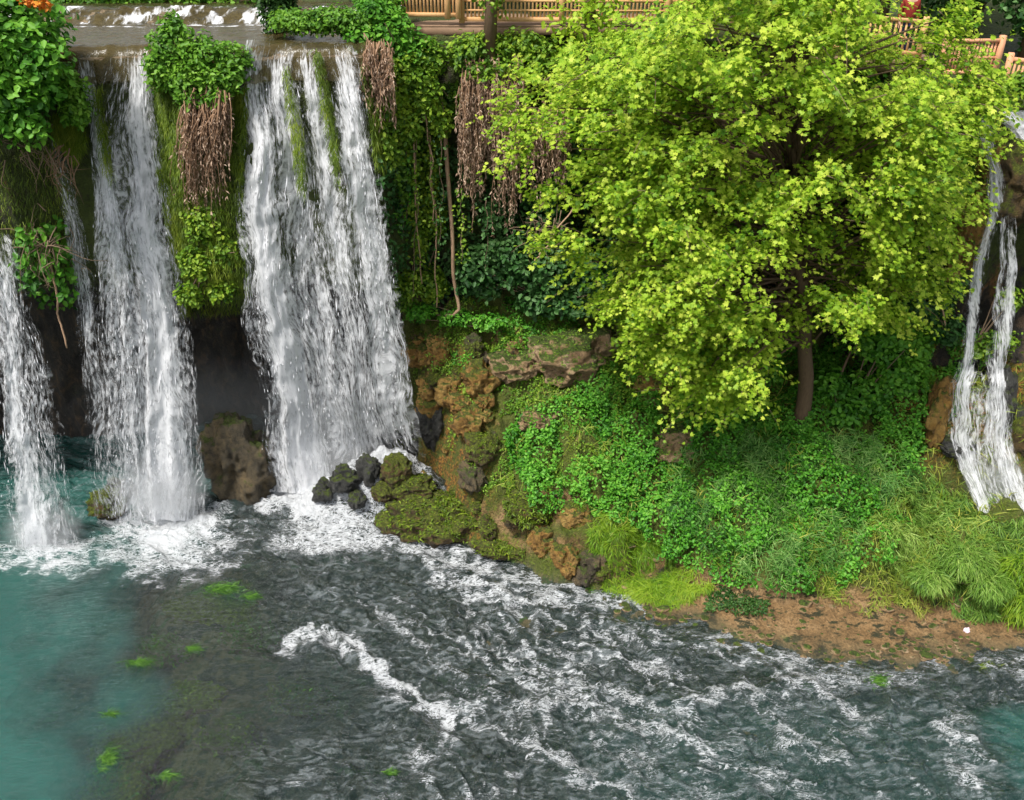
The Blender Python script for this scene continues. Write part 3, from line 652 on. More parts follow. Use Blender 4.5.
# ================================================================ ROCKS
def ico(sub):
    import bmesh
    bm = bmesh.new(); bmesh.ops.create_icosphere(bm, subdivisions=sub, radius=1)
    v = np.array([x.co[:] for x in bm.verts]); f = np.array([[x.index for x in q.verts] for q in bm.faces]); bm.free()
    return v, f
ICO5 = ico(5)
def G(px, py, lift=0.0):
    """where the line of sight meets the ground or the water"""
    r, dy, dz = ray(px, py)
    s_ = np.arange(15, 40, .03); X = r * s_; Y = dy * s_; Z = CAMZ + dz * s_
    h = np.maximum(ground(X, Y), 2.0 * np.exp(-(((X + 4.25) / 2.15) ** 2 + ((Y - 24.6) / 1.15) ** 2)))
    i = int(np.argmax(Z < np.maximum(h, 0)))
    return np.array((X[i], Y[i], Z[i] + lift))
def rock(c, r, mat, label, seed, rot=0, name='boulder', group=None, cat='rock', amp=.32):
    v, f = ICO5
    n = amp * fbm(v[:, 0] * 1.1 + seed, v[:, 1] * 1.1, v[:, 2] * 1.1, 4, seed) + .16 * (ridged(v[:, 0] * 2 + seed, v[:, 1] * 2, v[:, 2] * 2, 3, seed + 5) - .5)
    n = n + .05 * fbm(v[:, 0] * 7, v[:, 1] * 7, v[:, 2] * 7 + seed, 3, seed + 8)
    p = v * (1 + n)[:, None] * np.array(r)
    cr, sr = math.cos(rot), math.sin(rot)
    p = np.stack([p[:, 0] * cr - p[:, 1] * sr, p[:, 0] * sr + p[:, 1] * cr, p[:, 2]], 1)
    o = mk(name, p, f.ravel(), np.arange(0, f.size, 3), M[mat])
    o.location = tuple(c)
    tag(o, label, cat, group)
    return o
def mossed(o, n, seed, mat='moss', size=.10, lo=.15):
    """tufts of moss rooted on the upward faces of a rock"""
    rs = np.random.default_rng(seed); me = o.data
    v = np.empty(len(me.vertices) * 3, np.float32); me.vertices.foreach_get('co', v); v = v.reshape(-1, 3)
    nn = np.empty(len(me.vertices) * 3, np.float32); me.vertex_normals.foreach_get('vector', nn); nn = nn.reshape(-1, 3)
    w = np.clip(nn[:, 2] - lo + .7 * fbm(v[:, 0] * 2.2, v[:, 1] * 2.2, v[:, 2] * 2.2, 3, seed), 0, 1); w = w / w.sum()
    i = rs.choice(len(v), n, p=w)
    p = v[i] + rs.normal(0, .02, (n, 3)) + np.array(o.location); 
    leaves('moss', p, nn[i] * .7 + rs.normal(0, .45, (n, 3)) + (0, -.1, .4), size * 1.15, 'tuft', M[mat], o, nn[i] * .4 + (0, -.2, -.3), .8, np.clip(rs.normal(.45, .25, n), 0, 1), rs)
    return o
rock(P(238, 462, 25.3), (1.15, 1.0, 1.75), 'rock', 'large rounded brown boulder standing between the two main waterfalls', 3)
mossed(rock(G(108, 512, .25), (.62, .5, .5), 'mossrock', 'low mossy rock at the foot of the left waterfall', 5), 350, 5, 'moss', .08)
rock(G(124, 498, .35), (.45, .4, .45), 'wetrock', 'wet dark rock just behind the low mossy rock', 6)
rock(P(343, 480, 23.9), (.46, .35, .46), 'wetrock', 'upright dark rock in the foam below the right waterfall', 8)
rock(P(369, 470, 24.0), (.36, .3, .46), 'wetrock', 'small dark rock behind the upright rock in the foam', 9)
rock(P(397, 470, 23.9), (.42, .35, .58), 'mossrock', 'greenish round rock in the middle of the tumbling foam', 10)
mossed(rock(G(414, 492, .22), (.66, .5, .45), 'mossrock', 'red brown rock with a green cap just above the mossy ledge', 11), 300, 11, 'moss', .09, .5)
rock(P(322, 492, 23.9), (.34, .3, .42), 'wetrock', 'low black rock at the left end of the stones in the foam', 36)
rock(P(383, 492, 23.6), (.34, .3, .34), 'mossrock', 'small mossy stone in white water just left of the mossy ledge', 37)
rock(P(356, 500, 23.5), (.26, .25, .32), 'wetrock', 'smallest black stone lowest in the foam below the right waterfall', 38)
rock(G(414, 450, .3), (.42, .4, .45), 'wetrock', 'grey wet rock at the right edge of the foam slope', 12)
rock(G(402, 428, .1), (.50, .4, .42), 'wetrock', 'highest grey rock beside the foot of the right waterfall', 13)
rock(G(432, 420, .0), (.5, .5, .9), 'wetrock', 'dark spray-wet rock face between waterfall and ochre mound', 14)
mossed(rock(G(446, 526, .28), (1.55, .8, .72), 'mossrock', 'long mossy ledge of rock jutting into the rapids', 15, .1, 'rock_ledge'), 1900, 15, 'moss', .13, .0)
rock(G(296, 488, .25), (.36, .36, .5), 'wetrock', 'dark rock veiled by water under the right waterfall', 16)
mossed(rock(G(527, 520, .3), (.85, .6, .5), 'mossrock', 'mossy hummock of rock at the edge of the ochre slope', 17), 1100, 17, 'moss', .13, .0)
mossed(rock(G(577, 520, .2), (.5, .4, .38), 'ochre', 'dark brown rock with ochre rim beside the bright grass', 18), 200, 18, 'moss', .08, .5)
mossed(rock(G(500, 550, .06), (.8, .4, .22), 'mossrock', 'flat mossy rock low at the waterline', 19), 500, 19, 'moss', .11)
mossed(rock(G(572, 356, -.05), (1.5, 1.2, .72), 'tanrock', 'big tan boulder on top of the islet mound', 20, .2), 1500, 20, 'herb', .09, .1)
rock(G(514, 366, .0), (.85, .7, .6), 'tanrock', 'bare pinkish tan rock on the upper mound', 21)
mossed(rock(G(672, 454, .25), (.68, .55, .54), 'tanrock', 'round mossy tan boulder amid the ground cover', 22), 350, 22, 'herb', .08, .2)
rock(G(655, 388, .3), (.7, .5, .6), 'ochre', 'rusty orange boulder under the left side of the tree', 23)
rock(G(700, 388, .2), (.4, .4, .5), 'ochre', 'small rusty rock partly behind hanging tree leaves', 24)
rock(G(930, 432, .75), (.38, .4, 1.15), 'ochre', 'rust coloured upright rock column left of the far-right cascade', 25)
rock(G(955, 452, .2), (.5, .42, .36), 'wetrock', 'dark wet boulder at the foot of the far-right cascade', 26, amp=.15)
rock(P(1026, 176, 23.3), (.8, .6, 1.15), 'mossrock', 'big dark rock bulging beside the far-right stream', 27)
mossed(rock(P(974, 205, 23.75), (.42, .6, 2.1), 'ochre', 'mossy ochre rock rib left of the slender cascade', 28), 900, 28, 'moss', .12, -.6)
rock(P(985, 430, 23.5), (1.0, .9, 1.6), 'wetrock', 'grey rock cone washed by the far-right cascade', 29)
rock(P(1034, 430, 23.2), (.8, .8, 1.8), 'mossrock', 'mossy rock wall at the right frame edge', 30)
rock(G(470, 425, .1), (.46, .4, .62), 'ochre', 'ochre and black pitted rock on the left flank of the mound', 31)
rock(G(422, 350, .1), (.55, .5, .5), 'ochre', 'golden ochre rock at the top left corner of the mound', 32)
mossed(rock(G(482, 452, .1), (.55, .45, .6), 'mossrock', 'dark mossy rock in the middle of the ochre flank', 33), 400, 33, 'moss', .09)
rock(G(448, 392, .1), (.45, .4, .55), 'ochre', 'knobbly orange rock below the golden corner rock', 34)
mossed(rock(G(540, 420, .1), (.6, .5, .4), 'tanrock', 'half buried tan rock in the middle of the mound', 35), 300, 35, 'herb', .08)

rk = np.random.default_rng(77)
for k in range(34):
    u_, v_ = rk.uniform(0, 1, 2)
    if k < 22: x_, y_ = 412 + 75 * u_ + 28 * v_, 335 + 150 * v_
    else: x_, y_ = 470 + 135 * u_, 500 + 62 * u_ + 22 * v_
    r_ = rk.uniform(.16, .42)
    o_ = rock(G(x_, y_, r_ * .15), (r_ * rk.uniform(.9, 1.4), r_, r_ * rk.uniform(.8, 1.3)), ('ochre', 'mossrock', 'ochre', 'rock')[k % 4], 'small knobbly tufa lump set in the ochre and mossy left flank of the islet', 300 + k, rk.uniform(0, 3), 'tufa_lump', 'tufa lumps on the islet flank')
    if k % 4 == 1: mossed(o_, 140, 300 + k, 'moss', .08)
# ================================================================ GROUND COVER (stuff)
def inpoly(px, py, poly):
    c = np.zeros(px.shape, bool); n = len(poly)
    for i in range(n):
        x0, y0 = poly[i]; x1, y1 = poly[(i + 1) % n]
        c ^= ((y0 > py) != (y1 > py)) & (px < (x1 - x0) * (py - y0) / (y1 - y0 + 1e-9) + x0)
    return c
def ground_normal(X, Y, e=.12):
    gx = (ground(X + e, Y) - ground(X - e, Y)) / (2 * e); gy = (ground(X, Y + e) - ground(X, Y - e)) / (2 * e)
    n = np.stack([-gx, -gy, np.ones_like(gx)], 1); return n / np.linalg.norm(n, axis=1)[:, None]
def cover(name, label, cat, poly, dens, size, kind, mat, seed, box=(-4, 17, 17, 27.5), lift=.0, thresh=-.3, thick=.25, gravity=None, zmin=.12, scale=1.2, jit=1.0):
    rs = np.random.default_rng(seed)
    n = int(dens * (box[1] - box[0]) * (box[3] - box[2]))
    X = rs.uniform(box[0], box[1], n); Y = rs.uniform(box[2], box[3], n); Z = ground(X, Y)
    px, py = proj(X, Y, Z)
    wob = 9 * fbm(X * 1.3, Y * 1.3, 0, 3, seed)
    k = inpoly(px + wob, py + wob, poly) & (Z > zmin)
    lumps = fbm(X * scale, Y * scale, 0, 4, seed + 1)
    k &= rs.uniform(-.15, .15, n) + lumps > thresh
    X, Y, Z, lumps = X[k], Y[k], Z[k], lumps[k]
    nn = ground_normal(X, Y)
    h = (1 - rs.uniform(0, 1, len(X)) ** 2 * .75) * thick * np.clip(.5 + 1.1 * lumps + .5 * fbm(X * 2.6, Y * 2.6, 3, 2, seed + 7), .04, 1.8)
    pos = np.stack([X, Y, Z + lift], 1) + nn * h[:, None]
    tint = np.clip(rs.normal(.5, .25, len(X)) + .28 * fbm(X * 1.1, Y * 1.1, 5, 3, seed + 2), 0, 1)
    if gravity is None:
        nr = nn * .6 + np.array((0, -.1, .6)) + rs.normal(0, .45, nn.shape); up = None
    else:
        out = nn.copy(); out[:, 2] *= .2
        up = out * 1.0 + np.array((0, 0, gravity)); nr = nn + rs.normal(0, .3, nn.shape)
    o = leaves(name, pos, nr, size, kind, M[mat], None, up, jit, tint, rs)
    return tag(o, label, cat, kind='stuff')
cover('ground_cover', 'dense dark leafy ground cover across the middle of the slope', 'ground cover',
      [(520, 415), (560, 395), (600, 350), (700, 340), (1000, 330), (940, 440), (890, 470), (900, 520), (840, 600), (760, 585), (700, 575), (640, 530), (590, 515), (530, 500), (510, 460)], 1250, .105, 'oval', 'cover', 301, thresh=-.75, thick=.55)
cover('ground_cover', 'bluish taller herbs below the tree trunk on the slope', 'ground cover',
      [(690, 455), (760, 432), (880, 440), (910, 490), (880, 520), (850, 570), (770, 585), (700, 545), (650, 500)], 1100, .26, 'blade', 'tallherb', 302, thresh=-.45, thick=.55, gravity=.5, jit=.6)
cover('moss_cover', 'short moss and seedlings between the bigger plants of the slope', 'moss',
      [(380, 310), (1060, 300), (1060, 560), (940, 600), (830, 592), (700, 570), (600, 600), (520, 570), (470, 520), (430, 440)], 1000, .075, 'blade', 'moss', 311, thresh=-.12, thick=.07, gravity=.3, zmin=.06, scale=2.2)
cover('moss_cover', 'thin olive herbs and moss over the upper left mound', 'moss',
      [(395, 320), (480, 300), (640, 300), (650, 400), (600, 440), (540, 500), (480, 500), (450, 440), (425, 400)], 950, .075, 'oval', 'herb', 303, thresh=-.10, thick=.16, scale=1.7)
cover('moss_cover', 'fine green weeds along the top edge of the mound', 'moss',
      [(440, 322), (470, 296), (600, 296), (590, 330), (520, 350), (500, 390), (440, 372)], 700, .09, 'oval', 'cover', 309, thresh=-.2, thick=.22, scale=1.3)
cover('grass', 'bright lime grass combed toward the water at the islet front', 'grass',
      [(585, 525), (625, 520), (680, 552), (712, 585), (655, 604), (612, 600), (590, 575)], 1800, .24, 'blade', 'grass', 304, thresh=-.8, thick=.16, gravity=-.35, zmin=.02, jit=.35)
cover('grass', 'long hanging grass over the rounded mound at right', 'grass',
      [(880, 470), (930, 470), (975, 508), (1090, 518), (1090, 640), (1010, 622), (940, 606), (880, 560)], 1500, .27, 'blade', 'longgrass', 305, thresh=-.6, thick=.34, gravity=-.5, jit=.45, scale=1.7)
cover('grass', 'yellowish dry grass fringe above the earth bank', 'grass',
      [(800, 545), (880, 500), (940, 500), (950, 606), (880, 606), (825, 600)], 700, .24, 'blade', 'grassdry', 306, thresh=-.35, thick=.2, gravity=-.1, jit=.5)
cover('grass', 'sparse green tufts on the lower ochre slope', 'grass',
      [(470, 480), (600, 490), (610, 600), (560, 580), (480, 545)], 520, .13, 'blade', 'moss', 307, thresh=.08, thick=.1, gravity=-.1, zmin=.03)
cover('grass', 'scattered straw coloured stalks over the whole slope', 'grass',
      [(470, 330), (1040, 380), (1040, 590), (820, 590), (640, 540), (500, 490)], 90, .34, 'blade', 'grassdry', 312, thresh=.0, thick=.3, gravity=.5, jit=.7)
cover('ground_cover', 'low green weed mat on the brown earth bank', 'ground cover',
      [(705, 600), (735, 594), (765, 598), (764, 610), (735, 617), (708, 616)], 900, .08, 'oval', 'dark', 308, thresh=-.9, thick=.14, zmin=-.1)
cover('moss_cover', 'mossy yellow green growth around the far-right cascade', 'moss',
      [(900, 440), (960, 460), (1000, 500), (1040, 500), (1040, 340), (930, 340), (900, 400)], 260, .09, 'oval', 'moss', 310, thresh=.1, thick=.12)

# ================================================================ TREE
def tree(label):
    rs = np.random.default_rng(401)
    base = P(797, 438, 23.4); base[2] = ground(np.array([base[0]]), np.array([base[1]]))[0] - .15
    root = thing('plane_tree', label, 'tree', base)
    def axis(z):  # crown axis
        return np.stack([np.interp(z, [3, 6, 9, 12, 15, 20], [base[0], base[0] - .1, 8.0, 7.2, 6.6, 6.3]), np.interp(z, [3, 6, 9, 12, 15, 20], [base[1], 23.3, 23.0, 22.7, 22.6, 22.6]), z], -1)
    mb = MB(); zz = np.linspace(base[2], 17.5, 26)
    tp = axis(zz); tp[:, 0] += .06 * np.sin(zz * 1.7); 
    rr = np.interp(zz, [base[2], base[2] + .5, 8, 17.5], [.34, .24, .19, .04])
    mb.tube(tp - base, rr, 10)
    trunk = mb.build('trunk', M['bark'], root)
    # crown outline by height, from the picture's silhouette at the crown's own depth
    ypx = np.array([-120, -60, 0, 30, 56, 100, 150, 200, 250, 300, 340, 380, 415]); xl = np.array([660, 600, 565, 556, 548, 546, 562, 576, 590, 616, 652, 680, 705]); xr = np.array([830, 860, 872, 878, 985, 1006, 968, 945, 935, 915, 800, 775, 750])
    YC = 22.5
    bz = np.array([P(700, y, YC)[2] for y in ypx]); bl = np.array([P(x, y, YC)[0] for x, y in zip(xl, ypx)]); br = np.array([P(x, y, YC)[0] for x, y in zip(xr, ypx)])
    o = np.argsort(bz); bz, bl, br = bz[o], bl[o], br[o]
    sprays = []
    tries = 0
    OUT = [(730, -140), (712, 0), (660, 30), (600, 48), (556, 66), (530, 98), (524, 150), (556, 185), (562, 245), (598, 268), (622, 310), (655, 340), (672, 368), (700, 392), (735, 396), (752, 372), (765, 335), (800, 306), (850, 322), (910, 310), (938, 285), (932, 235), (960, 180), (988, 135), (996, 92), (950, 74), (890, 56), (868, 20), (862, -140)]
    while len(sprays) < 300 and tries < 40000:
        tries += 1
        z = rs.uniform(bz[0] + .2, bz[-1]) if tries % 4 else rs.uniform(11, 17); l, r = np.interp(z, bz, bl), np.interp(z, bz, br)
        cx, hw = (l + r) / 2, (r - l) / 2
        a = rs.uniform(0, 2 * math.pi); q = math.sqrt(rs.uniform(.08, 1))
        hy = min(hw, 3.6)
        p = np.array((cx + hw * .93 * q * math.cos(a), YC + .2 + hy * q * math.sin(a), z))
        qx_, qy_ = proj(*p)
        if not inpoly(np.array([qx_]), np.array([qy_]), OUT)[0]: continue
        if any(np.linalg.norm((p - s) * (1, 1, 1.5)) < .60 for s in sprays): continue
        sprays.append(p)
    # boughs that reach out past the rest and break the outline
    for x, y, Y in ((540, 78, 22.2), (526, 108, 22.0), (530, 150, 21.8), (556, 192, 22), (566, 238, 21.6), (590, 262, 21.8), (616, 304, 21.8), (650, 335, 21.6), (664, 362, 21.8), (694, 388, 21.6), (728, 396, 21.4), (935, 30, 22.6), (952, 16, 22.8), (968, 62, 22.4), (985, 98, 22.3), (978, 76, 22.5), (952, 150, 22), (955, 200, 22), (935, 245, 22), (920, 292, 22), (880, 312, 21.8), (700, 350, 21), (735, 370, 21.3), (850, 308, 21.2), (560, 120, 21.5), (930, 46, 22.4), (600, 52, 22.4), (640, 36, 22.6)):
        sprays.append(P(x, y, Y))
    sprays = np.array(sprays)
    bb = MB(); tb = MB()
    P_, N_, T_ = [], [], []
    for s in sprays:
        za = min(max(s[2] - rs.uniform(.3, 4.2), 6.6 + rs.uniform(0, 3.4)), 16.8)
        a0 = axis(np.array([za]))[0]
        mid = (a0 + s) / 2 + np.array((0, 0, rs.uniform(.1, .5)))
        t = np.linspace(0, 1, 7)[:, None]
        c = (1 - t) ** 2 * a0 + 2 * t * (1 - t) * mid + t ** 2 * s
        bb.tube(c - base, np.linspace(.045, .010, 7) * rs.uniform(.7, 1.3), 5)
        out = s - np.array((axis(np.array([s[2]]))[0])); out[2] = 0; out /= np.linalg.norm(out) + 1e-6
        # twigs fan out from the spray's base, leaves along each
        ntw = 18; nl = 21
        for k in range(ntw):
            a = rs.normal(0, 1.0); d = np.array((out[0] * math.cos(a) - out[1] * math.sin(a), out[0] * math.sin(a) + out[1] * math.cos(a), rs.normal(.0, .32)))
            L = rs.uniform(.4, 1.1) * (1.35 if rs.uniform() < .12 else 1); st = s + rs.normal(0, .26, 3) * (1, 1, .7)
            u = np.linspace(.1, 1, nl)
            pts = st + d * (u * L)[:, None] + np.array((0, 0, -.32)) * (u ** 2 * L)[:, None]
            if k < 3: tb.tube(np.stack([st, pts[nl // 2], pts[-1]]) - base, [.012, .008, .004], 4)
            P_.append(pts + rs.normal(0, .07, pts.shape)); 
            N_.append(np.tile(np.array((0, 0, 1.0)) * 1.0 + d * .35 + np.array((0, -.25, 0)), (nl, 1)) + rs.normal(0, .42, (nl, 3)))
            T_.append(np.clip(rs.normal(.5, .24, nl) + rs.normal(0, .17) + .1 * (u - .5), 0, 1))
    br_ = bb.build('branches', M['bark'], root)
    tb.build('twigs', M['twig'], br_)
    leaves('crown', np.concatenate(P_), np.concatenate(N_), rs.uniform(.075, .15, sum(len(q) for q in P_)), 'lobed', M['plane'], root, None, 1.0, np.concatenate(T_), rs)
    mb = MB(); b2 = P(806, 430, 23.6) - base
    mb.tube([b2 + (0, 0, -.3), b2 + (.3, .1, .7), b2 + (.75, .2, 1.6), b2 + (1.0, .3, 2.6)], [.09, .07, .05, .03], 7); mb.build('side_stem', M['bark'], root)
tree('big yellow green broadleaf tree growing on the islet slope')

# ================================================================ SHRUBS
def shrub(name, label, blobs, n, size, kind, mat, seed, cat='shrub', base=None, stems=4, group=None, up=None, nup=.7, inner=.45, lump=.3, jit=1.0, stemmat='twig'):
    """blobs: (px, py, Y, rx, ry, rz)"""
    rs = np.random.default_rng(seed)
    B = [tuple(P(b[0], b[1], b[2])) + tuple(b[3:]) for b in blobs]
    if base is None:
        b0 = min(B, key=lambda q: q[2] - q[5]); base = np.array((b0[0], b0[1] + b0[4] * .4, b0[2] - b0[5] * .8))
    else: base = np.array(base)
    root = thing(name, label, cat, base, group)
    p, d = blob_points(B, n, rs, inner, lump)
    nr = d * .6 + np.array((0, -.15, nup)) + rs.normal(0, .45, d.shape)
    tint = np.clip(rs.normal(.5, .22, n) + .30 * fbm(p[:, 0] * 1.6, p[:, 1] * 1.6, p[:, 2] * 1.6, 3, seed), 0, 1)
    leaves('foliage', p, nr, size, kind, M[mat], root, None if up is None else d * .5 + np.array(up), jit, tint, rs)
    mb = MB()
    for k in range(stems * len(B)):
        b = np.array(B[k % len(B)]); e = b[:3] + rs.normal(0, .45, 3) * b[3:]
        m = (base + e) / 2 + rs.normal(0, .12, 3)
        t = np.linspace(0, 1, 6)[:, None]
        mb.tube((1 - t) ** 2 * base + 2 * t * (1 - t) * m + t ** 2 * e - base, np.linspace(.035, .008, 6), 5)
    mb.build('stem', M[stemmat], root)
    return root
# upper left
shrub('fig_shrub', 'big leafy green shrub overhanging the upper left corner',
      [(10, 35, 22.6, 1.3, .9, 1.0), (30, 60, 22.3, 1.0, .8, .8), (5, 100, 22.0, 1.0, .7, .8), (35, 20, 23.2, .8, .7, .7), (25, 128, 21.9, .55, .5, .45), (-40, 70, 22.2, 1.6, 1, 1.8), (48, 90, 22.3, .4, .4, .4), (5, 10, 23.4, .9, .8, .9)], 5200, .20, 'oval', 'fig', 501, base=P(-10, 90, 23.4))
shrub('hanging_shrub', 'small round shrub hanging over the left fall beside the ribbon of water',
      [(68, 88, 22.85, .42, .4, .32), (74, 108, 22.8, .38, .35, .5), (62, 76, 23.0, .35, .35, .25)], 1700, .13, 'oval', 'grassy', 502, base=P(60, 110, 24.0))
shrub('flowering_shrub', 'shrub with orange blooms peeking in at the top left', [(26, 2, 22.3, .16, .15, .10), (42, 4, 22.3, .2, .18, .14)], 110, .12, 'oval', 'orange', 503, base=P(30, 30, 24.6), stems=2)
# pillar
shrub('tufted_shrub', 'bushy green tuft crowning the pillar between the waterfalls',
      [(175, 48, 23.9, .65, .5, .55), (165, 70, 23.7, .55, .5, .6), (205, 58, 23.8, .6, .5, .5), (235, 62, 23.8, .5, .45, .45), (190, 80, 23.5, .6, .45, .5), (222, 80, 23.5, .5, .4, .4), (190, 100, 23.25, .35, .25, .25), (215, 98, 23.2, .35, .25, .22), (172, 28, 24.0, .3, .3, .38)], 6800, .13, 'oval', 'grassy', 504, base=P(195, 95, 24.1), nup=.6)
shrub('tufted_shrub', 'small leafy sprig clump low on the pillar above the dark cave',
      [(205, 225, 23.4, .55, .3, .55), (195, 262, 23.4, .5, .3, .5), (225, 250, 23.5, .4, .3, .5), (190, 295, 23.5, .4, .3, .35), (220, 290, 23.6, .45, .3, .3)], 2400, .14, 'oval', 'ivy', 505, base=P(205, 265, 24.2))
def moss_curtain(label, poly, n, length, mat, seed, off=.15, name='moss_curtain', cat='moss', kind='blade', Yfun=None):
    """blades hanging on the cliff face inside a picture polygon, set on the rock itself"""
    rs = np.random.default_rng(seed)
    pl = np.array(poly, float)
    px = rs.uniform(pl[:, 0].min(), pl[:, 0].max(), n * 3); py = rs.uniform(pl[:, 1].min(), pl[:, 1].max(), n * 3)
    k = inpoly(px, py, poly); px, py = px[k][:n], py[k][:n]
    Y = np.full(len(px), 24.)
    for it in range(8):
        r, dy, dz = ray(px, py); s = Y / dy; X = r * s; Z = CAMZ + dz * s
        Y = .5 * Y + .5 * cliffN(X, np.clip(Z, 0, 14.5))
    r, dy, dz = ray(px, py); s = Y / dy
    p = np.stack([r * s, Y - off * rs.uniform(.2, 1.6, len(px)), CAMZ + dz * s], 1)
    base = p.mean(0); root = thing(name, label, cat, base)
    lum = fbm(p[:, 0] * 1.8, p[:, 2] * 1.0, 0, 3, seed)
    tint = np.clip(rs.normal(.5, .2, len(p)) + .35 * lum, 0, 1)
    if kind == 'blade':
        up = np.tile((0, -.35, -1.0), (len(p), 1)); nr = np.tile((0, -1., .35), (len(p), 1)) + rs.normal(0, .35, p.shape)
        leaves('fronds', p, nr, length, 'blade', M[mat], root, up, .3, tint, rs)
    else:
        nr = np.tile((0, -.7, .6), (len(p), 1)) + rs.normal(0, .5, p.shape)
        leaves('leaves', p, nr, length, kind, M[mat], root, np.tile((0, -.2, -.5), (len(p), 1)), .8, tint, rs)
    return root
moss_curtain('green moss curtain down the left side of the pillar between falls', [(148, 80), (200, 85), (195, 130), (185, 150), (190, 200), (192, 310), (182, 315), (170, 230), (158, 160)], 11000, .2, 'moss', 601)
moss_curtain('mossy strip beside the right waterfall edge on the pillar', [(232, 92), (250, 80), (246, 150), (244, 180), (236, 170), (224, 150)], 2200, .2, 'moss', 602)
moss_curtain('dark green moss on the pillar underside over the cave', [(188, 190), (245, 175), (252, 300), (240, 312), (190, 316)], 5000, .17, 'moss', 603, .1)
moss_curtain('olive moss tongue in the right waterfall, right of its centre', [(316, 46), (324, 50), (340, 130), (342, 185), (334, 150)], 900, .22, 'moss', 604, .45)
moss_curtain('olive moss tongue near the centre of the right waterfall', [(286, 62), (292, 62), (306, 130), (310, 190), (302, 180)], 800, .22, 'moss', 605, .45)
moss_curtain('narrow mossy rib between the ribbon and the left waterfall', [(98, 82), (104, 82), (112, 130), (118, 180), (108, 160)], 500, .22, 'moss', 606, .35)
moss_curtain('shaggy green moss under the upper left shrub', [(-30, 150), (62, 140), (72, 210), (80, 270), (40, 270), (20, 240), (-30, 240)], 1500, .17, 'moss', 607)
moss_curtain('mossy drape hanging below the small round shrub', [(56, 110), (86, 118), (90, 140), (80, 160), (76, 150), (60, 140)], 1800, .2, 'moss', 608, .3)
moss_curtain('thin moss drape on the cliff right of the waterfalls', [(362, 60), (378, 62), (384, 120), (388, 170), (376, 160), (368, 100)], 800, .25, 'moss', 609, .25)
moss_curtain('moss covered shoulder of cliff left of the far-right cascade', [(950, 135), (985, 135), (992, 170), (985, 215), (972, 260), (948, 262)], 2200, .14, 'cover', 610, .15, kind='oval')
# top middle
shrub('lip_shrub', 'low bushy shrubs at the river lip above the right waterfall',
      [(290, 20, 25.6, .55, .5, .3), (312, 22, 25.4, .6, .5, .3), (335, 20, 25.5, .6, .5, .35), (355, 24, 25.4, .5, .5, .35)], 3000, .12, 'oval', 'grassy', 506)
shrub('cliff_shrub', 'leafy shrub at the right end of the river lip',
      [(372, 20, 25.8, .6, .5, .5), (390, 38, 25.5, .7, .5, .6), (360, 40, 25.2, .4, .4, .4), (410, 50, 25.6, .7, .5, .5), (380, 8, 26.4, .7, .5, .5)], 4200, .15, 'oval', 'fig', 507)
shrub('cliff_shrub', 'pale leaved climber spilling below the wooden deck',
      [(405, 75, 25.3, .6, .4, .6), (425, 60, 25.6, .6, .4, .5), (395, 100, 25.2, .4, .35, .6), (425, 95, 25.4, .5, .35, .6), (440, 120, 25.6, .35, .3, .4), (410, 125, 25.2, .3, .3, .5)], 4600, .14, 'oval', 'ivy', 508, base=P(420, 60, 26.3))
shrub('cliff_shrub', 'green shrub on the cliff edge under the deck middle',
      [(480, 48, 26.0, .8, .5, .45), (500, 62, 26.0, .6, .5, .45), (462, 56, 25.9, .4, .4, .4), (520, 45, 26.0, .7, .5, .4), (480, 72, 25.5, .5, .25, .25), (508, 70, 25.5, .45, .25, .25), (545, 60, 26.0, .7, .5, .5)], 4200, .14, 'oval', 'ivy', 509, base=P(500, 55, 26.7))
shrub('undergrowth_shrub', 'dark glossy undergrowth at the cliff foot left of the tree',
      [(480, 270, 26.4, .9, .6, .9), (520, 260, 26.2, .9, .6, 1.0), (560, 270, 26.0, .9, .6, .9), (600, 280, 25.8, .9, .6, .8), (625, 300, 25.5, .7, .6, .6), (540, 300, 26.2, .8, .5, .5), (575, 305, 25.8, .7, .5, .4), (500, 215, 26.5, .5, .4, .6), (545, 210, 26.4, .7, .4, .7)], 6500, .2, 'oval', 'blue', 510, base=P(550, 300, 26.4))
shrub('undergrowth_shrub', 'mid green undergrowth beside the right edge of the waterfalls',
      [(410, 235, 26.6, .6, .4, .8), (400, 290, 26.4, .5, .4, .7), (430, 285, 26.5, .6, .4, .6), (430, 220, 26.8, .6, .3, .6)], 3000, .15, 'oval', 'ivy', 511, base=P(415, 300, 26.8))
shrub('undergrowth_shrub', 'low weeds at the foot of the hanging vines',
      [(420, 312, 26.2, .5, .4, .25), (455, 318, 26.1, .6, .4, .25), (490, 322, 26.0, .6, .4, .25)], 1600, .12, 'oval', 'cover', 512)
shrub('undergrowth_shrub', 'bright green bush right of the tree trunk',
      [(865, 395, 23.6, .8, .6, .7), (900, 375, 23.6, .8, .6, .7), (880, 340, 23.9, .8, .6, .6), (845, 415, 23.3, .6, .5, .45), (915, 345, 24, .5, .5, .5), (830, 385, 23.8, .5, .5, .5)], 5200, .17, 'oval', 'fig', 513)
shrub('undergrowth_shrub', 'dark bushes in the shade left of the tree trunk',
      [(700, 395, 24.4, .7, .5, .5), (735, 405, 24.2, .7, .5, .5), (765, 420, 23.9, .6, .5, .4), (650, 345, 25.4, .7, .5, .6), (690, 355, 25.2, .8, .5, .6), (760, 370, 24.8, .8, .5, .6)], 4400, .17, 'oval', 'cover', 514)
